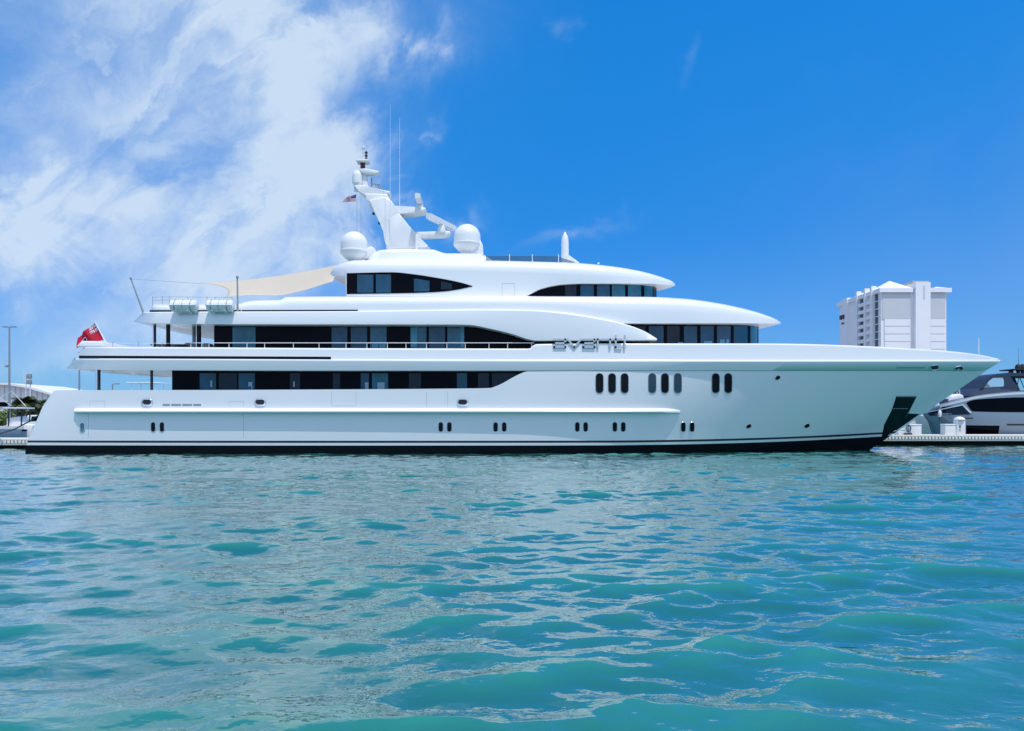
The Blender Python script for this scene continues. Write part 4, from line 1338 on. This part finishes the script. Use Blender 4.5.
# white bow of another boat between the boxes
def cruiser(cx, yc, length, beam, h, label, hull_m, name='motor_boat', face=-1, cabin=True, fly=False, ttop=False, group=None):
    t = thing(name, (cx, yc, 0), label, 'boat', group)
    n = 40
    v = []
    rows = []
    for z, kb, rake in ((-.4, .55, .80), (0.05, .86, .86), (h * .55, .98, .95), (h, 1.0, 1.0), (h, .9, .99), (h - .15, .88, .98), (h - .15, 0, .97)):
        row = []
        for i in range(n):
            s_ = i / (n - 1)
            x = -length / 2 + length * s_ * rake
            b = beam / 2 * (1 - max(0, (s_ - .45) / .55) ** 2.2) * kb * (.92 + .08 * min(1, s_ * 4))
            shz = z + (.35 * h * max(0, s_ - .3) ** 1.5 if z > h * .8 else 0)
            row.append((x, max(b, 0.0), shz))
        rows.append(row)
    mb_ = MB()
    for sg in (-1, 1):
        v = [(cx + face * x, yc + sg * b, z) for row in rows for x, b, z in row]
        f = [(r * n + i, r * n + i + 1, (r + 1) * n + i + 1, (r + 1) * n + i) for r in range(len(rows) - 1) for i in range(n - 1)]
        mb_.add(v, f)
    o = len(rows) * n
    ring = [r * n for r in range(len(rows))]
    for r in range(len(rows) - 1):
        mb_.f.append((ring[r], ring[r + 1], o + ring[r + 1], o + ring[r])); mb_.mi.append(0)
    mb_.build('hull', hull_m, t, smooth=40)
    X = lambda s_: cx + face * (-length / 2 + length * s_)
    if cabin:
        poly = [(X(.18), h), (X(.2), h + .9), (X(.5), h + 1.0), (X(.68), h + .3), (X(.72), h)]
        MB().slab(poly, yc - beam * .36, yc + beam * .36, bev=.07).build('cabin', WHITE2, t)
        poly = [(X(.24), h + .35), (X(.25), h + .8), (X(.49), h + .86), (X(.6), h + .4)]
        MB().slab(poly, yc - beam * .36 - .02, yc - beam * .36 + .05).build('cabin_window', DARKG, t, smooth=0)
    if fly:
        poly = [(X(.2), h + .95), (X(.18), h + 1.6), (X(.42), h + 1.7), (X(.5), h + 1.0)]
        MB().slab(poly, yc - beam * .32, yc + beam * .32, bev=.07).build('flybridge', WHITE2, t)
        for s_ in (.2, .42):
            for sg in (-1, 1):
                MB().tube([(X(s_), yc + sg * beam * .28, h + 1.5), (X(s_), yc + sg * beam * .28, h + 3.0)], .04, 0, 6).build('roof_post', STEELW, t)
        MB().box(min(X(.15), X(.48)), max(X(.15), X(.48)), yc - beam * .33, yc + beam * .33, h + 3.0, h + 3.14, 0, .04).build('hard_top', WHITE2, t)
    if ttop:
        for s_ in (.38, .52):
            for sg in (-1, 1):
                MB().tube([(X(s_), yc + sg * .5, h - .1), (X(s_) + .1, yc + sg * .55, h + 1.56)], .06, 0, 6).build('top_post', DARK, t)
        MB().box(min(X(.35), X(.56)), max(X(.35), X(.56)), yc - beam * .33, yc + beam * .33, h + 1.55, h + 1.66, 0, .04).build('tee_top', WHITE2, t)
        MB().slab([(X(.36), h - .1), (X(.36), h + .7), (X(.5), h + .9), (X(.56), h - .1)], yc - .5, yc + .5, bev=.05).build('console', WHITE2, t)
        for sg in (-1, 1):
            MB().tube([(X(.45), yc + sg * beam * .36, h + 1.8), (X(.45) - face * 1.6, yc + sg * (beam * .36 + .6), h + 3.1)], [.03, .012], 0, 6).build('outrigger', STEELW, t)
        MB().slab([(X(-.02), .2), (X(-.05), h + .35), (X(.03), h + .45), (X(.03), .3)], yc - .45, yc + .45, bev=.08).build('outboard_motor', WHITE2, t)
    return t


cruiser(42.6, 72.0, 7.0, 2.4, 2.1, 'small white boat with its pale bow behind the dock boxes', WHITE2, face=-1, cabin=False)
HAZEW = WHITE2
cruiser(-42.8, 92, 13, 4, 3.5, 'white flybridge boat seen through the aft deck opening beside the black house end', WHITE2, 'flybridge_boat', face=1, fly=True)
cruiser(43.2, 96, 15, 4.4, 3.0, 'distant white flybridge boat above the foredeck of the silver grey yacht', WHITE2, 'flybridge_boat', face=-1, fly=True)
BLUEH = mat('blue_grey_hull', (0.12, 0.22, 0.30), 0.3, coat=.3)
cruiser(-43.2, 59.2, 9.4, 2.6, 1.35, 'blue grey hulled open boat with white top lying at the left dock', BLUEH, 'open_boat', face=-1, cabin=False, ttop=True)
cruiser(-42.6, 64.5, 8.0, 2.6, 1.5, 'white open boat with outriggers beyond the blue grey boat', WHITE2, 'open_boat', face=1, cabin=False, ttop=True)
cruiser(-43.5, 71.5, 9.0, 2.8, 1.6, 'white cabin boat beneath the dark green palms', WHITE2, 'cabin_boat', face=1)

# stern mooring line down to the left dock
q = MB().tube([P(44, 411.5, 49), P(30, 421, 50.5), P(15, 429, 52), P(-2, 434.5, 54.2)], .045, 0, 6)
tag(q.build('mooring_rope', DARK), 'dark mooring rope running from the stern of the large yacht to the left dock', 'rope')

# ------------------------------------------------------------------ far buildings
HOTW = mat('hotel_white', (0.82, 0.82, 0.82), 0.8, vary=.04, vscale=.15)
HOTS = mat('hotel_grey_panel', (0.56, 0.58, 0.60), 0.8, vary=.05, vscale=.15)
HOTG = mat('hotel_glass', (0.05, 0.08, 0.12), 0.15)
X0, X1, Y0, Y1, ZT = 144.6, 170.2, 290.0, 326.5, 52.6
ht = thing('hotel_tower', (157, 308, 1), 'tall white hotel tower with balcony columns rising behind the bow', 'building')
MB().box(X0, X1, Y0, Y1, 0, ZT - 1).build('wall', HOTW, ht, smooth=0)
q = MB()                                            # overhanging cornice, both faces
q.box(X0 - 1.0, X0 + 12.2, Y0 - 1.0, Y1 + 1, ZT - 1.2, ZT + .4)
q.box(X0 + 18.6, X1 + 1.6, Y0 - 1.0, Y1 + 1, ZT - 1.2, ZT + .5)
q.build('cornice', HOTW, ht, smooth=0)
# stair tower in the middle of the near face
MB().box(X0 + 12.6, X0 + 18.4, Y0 - 1.9, Y0 + 9, 0, ZT + 2.6).build('stair_tower', HOTW, ht, smooth=0)
MB().box(X0 + 12.2, X0 + 18.6, Y0 - .4, Y0 + 9.4, ZT + 2.6, ZT + 3.3).build('tower_cap', mat('hotel_tan', (.45, .43, .38), .8), ht, smooth=0)
MB().box(X0 + 15.6, X0 + 16.1, Y0 - 2.0, Y0 - 1.85, ZT - 4, ZT + 1.2).build('slit_window', HOTS, ht, smooth=0)
# grey and white panels with floor lines
zs = ZT - 11.6
for x0, x1 in ((X0 + 1.3, X0 + 11.4), (X0 + 19.4, X1 - .5)):
    MB().box(x0 - .9 if x0 < X0 + 5 else x0, x1, Y0 - .25, Y0 + .1, zs + .1, ZT - 1.4).build('upper_panel', HOTS, ht, smooth=0)
    q2 = MB()
    z = zs
    while z > 3:
        q2.box(x0, x1, Y0 - .35, Y0 + .1, z - 2.7, z)
        z -= 3.0
    q2.build('floor_panel', HOTW, ht, smooth=0)
# roofs: a pitched roof by the corner and small ones along the side
def gable(x0, x1, y0, y1, z0, zp, name='roof'):
    xm = (x0 + x1) / 2
    v = [(x0, y0, z0), (x1, y0, z0), (x1, y1, z0), (x0, y1, z0), (xm, (y0 + y1) / 2, zp)]
    MB().add(v, [(0, 1, 4), (1, 2, 4), (2, 3, 4), (3, 0, 4), (3, 2, 1, 0)]).build(name, HOTW, ht, smooth=0)


gable(X0 - .8, X0 + 12, Y0 - .8, Y0 + 10, ZT + .4, ZT + 4.2)
gable(X0 - .6, X0 + 8, Y0 + 11, Y0 + 17, ZT + .4, ZT + 2.6)
gable(X0 - .6, X0 + 8, Y0 + 18.5, Y0 + 25, ZT + .4, ZT + 2.6)
gable(X1 - 5, X1 + 1.2, Y0 - .6, Y0 + 8, ZT + .5, ZT + 1.7)
# side face: pilasters, dark glass columns, balconies floor by floor
for y in (294.6, 300.2, 307.2, 316.2):
    w_ = 1.1 if y < 310 else 4.6
    MB().box(X0 - 1.5, X0 + .5, y, y + w_, 0, ZT + (2.2 if y < 310 else 1.0)).build('pilaster', HOTW, ht, smooth=0)
for y0, y1 in ((292.2, 294.4), (304.4, 306.9), (309.0, 311.0)):
    MB().box(X0 - .12, X0 + .2, y0, y1, 0, ZT - 1.3).build('glass_column', HOTG, ht, smooth=0)
for y0, y1 in ((295.9, 300.0), (302.2, 306.8)):
    z = ZT - 4.4
    while z > 3:
        MB().box(X0 - 1.2, X0, y0, y1, z, z + 1.15).box(X0 - 1.3, X0, y0 - .1, y1 + .1, z - .22, z).build('balcony', HOTW, ht, smooth=0)
        z -= 3.0
z = ZT - 4.4
while z > 3:
    MB().box(X0 - .5, X0, 290.2, 294.4, z, z + .25).build('floor_ledge', HOTW, ht, smooth=0)
    z -= 3.0
q = MB()
for i, (y, z0, hh) in enumerate(((317.5, 44.8, 2.0), (318.6, 45.2, 1.6), (319.9, 44.8, 2.1), (321.2, 45.1, 1.7), (317.9, 42.7, .8), (319.3, 42.8, .7))):
    q.box(X0 - 1.75, X0 - 1.5, y + 1.0, y + 1.7, z0, z0 + hh)
q.build('dark_sign', DARK, ht, smooth=0)

# long white hall with a low curved roof, left
YH = 150
hall = thing('boat_shed', (-115, YH, 1), 'long white shed with a low curved roof beyond the left dock', 'building')
HW = mat('shed_wall', (.66, .66, .66), .7, vary=.03)
prof = [(-118, 8.6), (-112, 9.1), (-106, 9.4), (-102, 9.35), (-98, 8.7), (-94.5, 7.7), (-92.8, 7.15)]
MB().slab([(-118, 1)] + [(x, z - .35) for x, z in prof] + [(-92.8, 1)], YH + .4, YH + 18).build('wall', HW, hall, smooth=0)
MB().slab(prof + [(x, z - .4) for x, z in prof[::-1]], YH - .6, YH + 18.5).build('roof', mat('shed_roof', (.74, .74, .73), .5, vary=.02), hall, smooth=30)
q = MB()
x = -117.5
while x < -93:
    q.box(x, x + .12, YH + .28, YH + .42, 1, float(pchip(prof, x)) - .6)
    x += 1.1
q.build('wall_rib', mat('shed_rib', (.5, .51, .52), .7), hall, smooth=0)
MB().box(-106, -102.2, YH + .2, YH + .45, 4.6, 5.5).build('window_band', DARKG, hall, smooth=0)


def lamp_post(px, ytop, Yp, label, arms=True):
    p = P(px, ytop, Yp)
    t = thing('lamp_post', (p.x, p.y, 1.1), label, 'lamp post', 'lamp posts in the marina')
    MB().tube([(p.x, p.y, .9), (p.x, p.y, p.z)], [.16, .09], 0, 10).build('post', GREY, t)
    for s_ in (-1, 1) if arms else (1,):
        MB().tube([(p.x, p.y, p.z - .05), (p.x + s_ * .35, p.y, p.z + .02)], .04, 0, 6).build('arm', GREY, t)
        MB().box(*sorted((p.x + s_ * .25, p.x + s_ * .85)), p.y - .2, p.y + .2, p.z - .04, p.z + .10, 0, .04).build('lamp_head', GREY, t)
    return p, t


p, t = lamp_post(9.4, 327, 98, 'tall grey twin headed lamp post in front of the shed')
MB().box(p.x - .55, p.x - .2, p.y - .12, p.y + .12, p.z - 5.3, p.z - 5.05, 0, .03).build('camera_box', GREY, t)
lamp_post(79.3, 352, 99, 'slim grey lamp post seen below the stern overhang', False)
lamp_post(112.6, 384, 99, 'short grey lamp post seen above the aft bulwark', False)

# white lattice stand with panels
p = P(27.5, 373, 120)
t = thing('antenna_stand', (p.x, p.y, 1.1), 'white lattice stand with grey panel boxes above the palms', 'stand')
for dxx in (-.25, .45):
    MB().tube([(p.x + dxx, p.y, 1.1), (p.x + dxx, p.y, p.z - .1)], .07, 0, 6).build('leg', STEELW, t)
q = MB()
for k in range(9):
    z = 3 + k * .8
    q.tube([(p.x - .25, p.y, z), (p.x + .45, p.y, z + .4)], .03, 0, 5)
q.build('brace', STEELW, t)
for z in (p.z - .9, p.z - 1.85):
    MB().box(p.x - .1, p.x + .7, p.y - .2, p.y + .1, z, z + .75, 0, .03).build('panel_box', GREY, t)
MB().tube([(p.x - .5, p.y - .1, p.z + .3), (p.x - .5, p.y - .1, p.z - 1.5)], .05, 0, 6).build('aerial', STEELW, t)

# trees
BARK = mat('bark', (.16, .12, .09), .9)


def leafmat(name, a, b):
    m = mat(name, a, .55, vary=0)
    nt_ = NT(m.node_tree)
    oi = m.node_tree.nodes.new('ShaderNodeNewGeometry').outputs['Random Per Island']
    m.node_tree.links.new(nt_.mix(oi, a + (1,), b + (1,)), m.node_tree.nodes['Principled BSDF'].inputs['Base Color'])
    return m


LEAF = leafmat('palm_leaf', (.035, .055, .020), (.09, .11, .035))
LEAF2 = leafmat('bush_leaf', (.07, .13, .02), (.16, .24, .05))


def palm(x, y, h, r, label, seed):
    rnd = random.Random(seed)
    t = thing('palm_tree', (x, y, 1.1), label, 'palm tree', 'palms in front of the shed')
    MB().tube([(x, y, 1.0), (x + .1, y, 1 + h * .5), (x, y, 1 + h)], [.22, .16, .13], 0, 8).build('trunk', BARK, t)
    q = MB()
    for k in range(64):
        a = rnd.random() * 2 * math.pi
        e = R(-15 + 85 * rnd.random())
        ln = r * (.75 + .4 * rnd.random())
        sp0 = Vector((x, y, 1 + h))
        pts = []
        d = Vector((math.cos(a) * math.cos(e), math.sin(a) * math.cos(e), math.sin(e)))
        p_ = sp0.copy()
        for s_ in range(8):
            pts.append(p_.copy())
            p_ += d * ln / 7
            d = (d + Vector((0, 0, -.26))).normalized()
        for s_ in range(1, 8):
            base = pts[s_]
            dd = (pts[s_] - pts[s_ - 1]).normalized()
            side = dd.cross(Vector((0, 0, 1))).normalized()
            for sg in (-1, 1):
                for u_ in (0, .5):
                    b0 = pts[s_ - 1].lerp(base, u_)
                    L_ = r * .36 * (1 - abs(s_ - 4) / 6)
                    tip = b0 + side * sg * L_ + dd * L_ * .6 + Vector((0, 0, -L_ * .5))
                    q.add([b0, b0 + dd * .22, tip], [(0, 1, 2)])
    q.build('crown', LEAF, t, smooth=0, recalc=False)


palm(P(26, 400, 112).x, 112, 3.4, 2.2, 'dark green palm under the lattice stand', 3)
palm(P(37, 400, 114).x, 114, 3.0, 2.1, 'dark green palm between the lattice stand and the yacht stern', 5)
palm(P(17, 400, 116).x, 116, 2.6, 1.7, 'smaller dark palm nearest the twin headed lamp post', 9)
palm(P(45.5, 400, 118).x, 118, 2.6, 1.6, 'small dark palm nearest the yacht stern', 12)


def bush(x, y, h, r, label, seed):
    rnd = random.Random(seed)
    t = thing('bush', (x, y, 1.1), label, 'bush')
    q = MB()
    for k in range(900):
        d = Vector((rnd.gauss(0, 1), rnd.gauss(0, 1), rnd.gauss(0, 1))).normalized()
        rad = (.55 + .5 * rnd.random()) * (1 + .3 * math.sin(d.x * 5 + seed) * math.sin(d.z * 6))
        c = Vector((x + d.x * r * rad, y + d.y * r * rad, 1.1 + h * .5 + d.z * h * .5 * rad))
        a = Vector((rnd.gauss(0, 1), rnd.gauss(0, 1), rnd.gauss(0, 1))).normalized() * .16
        b = a.orthogonal().normalized() * .09
        q.add([c - a, c + b, c + a, c - b], [(0, 1, 2, 3)])
    q.build('leaves', LEAF2, t, smooth=0, recalc=False)
    MB().tube([(x, y, .9), (x, y, 1.1 + h * .6)], [.1, .05], 0, 6).build('stem', BARK, t)


bush(P(2.5, 412, 100).x, 100, 2.2, 1.3, 'bright green bush at the foot of the twin headed lamp post', 4)
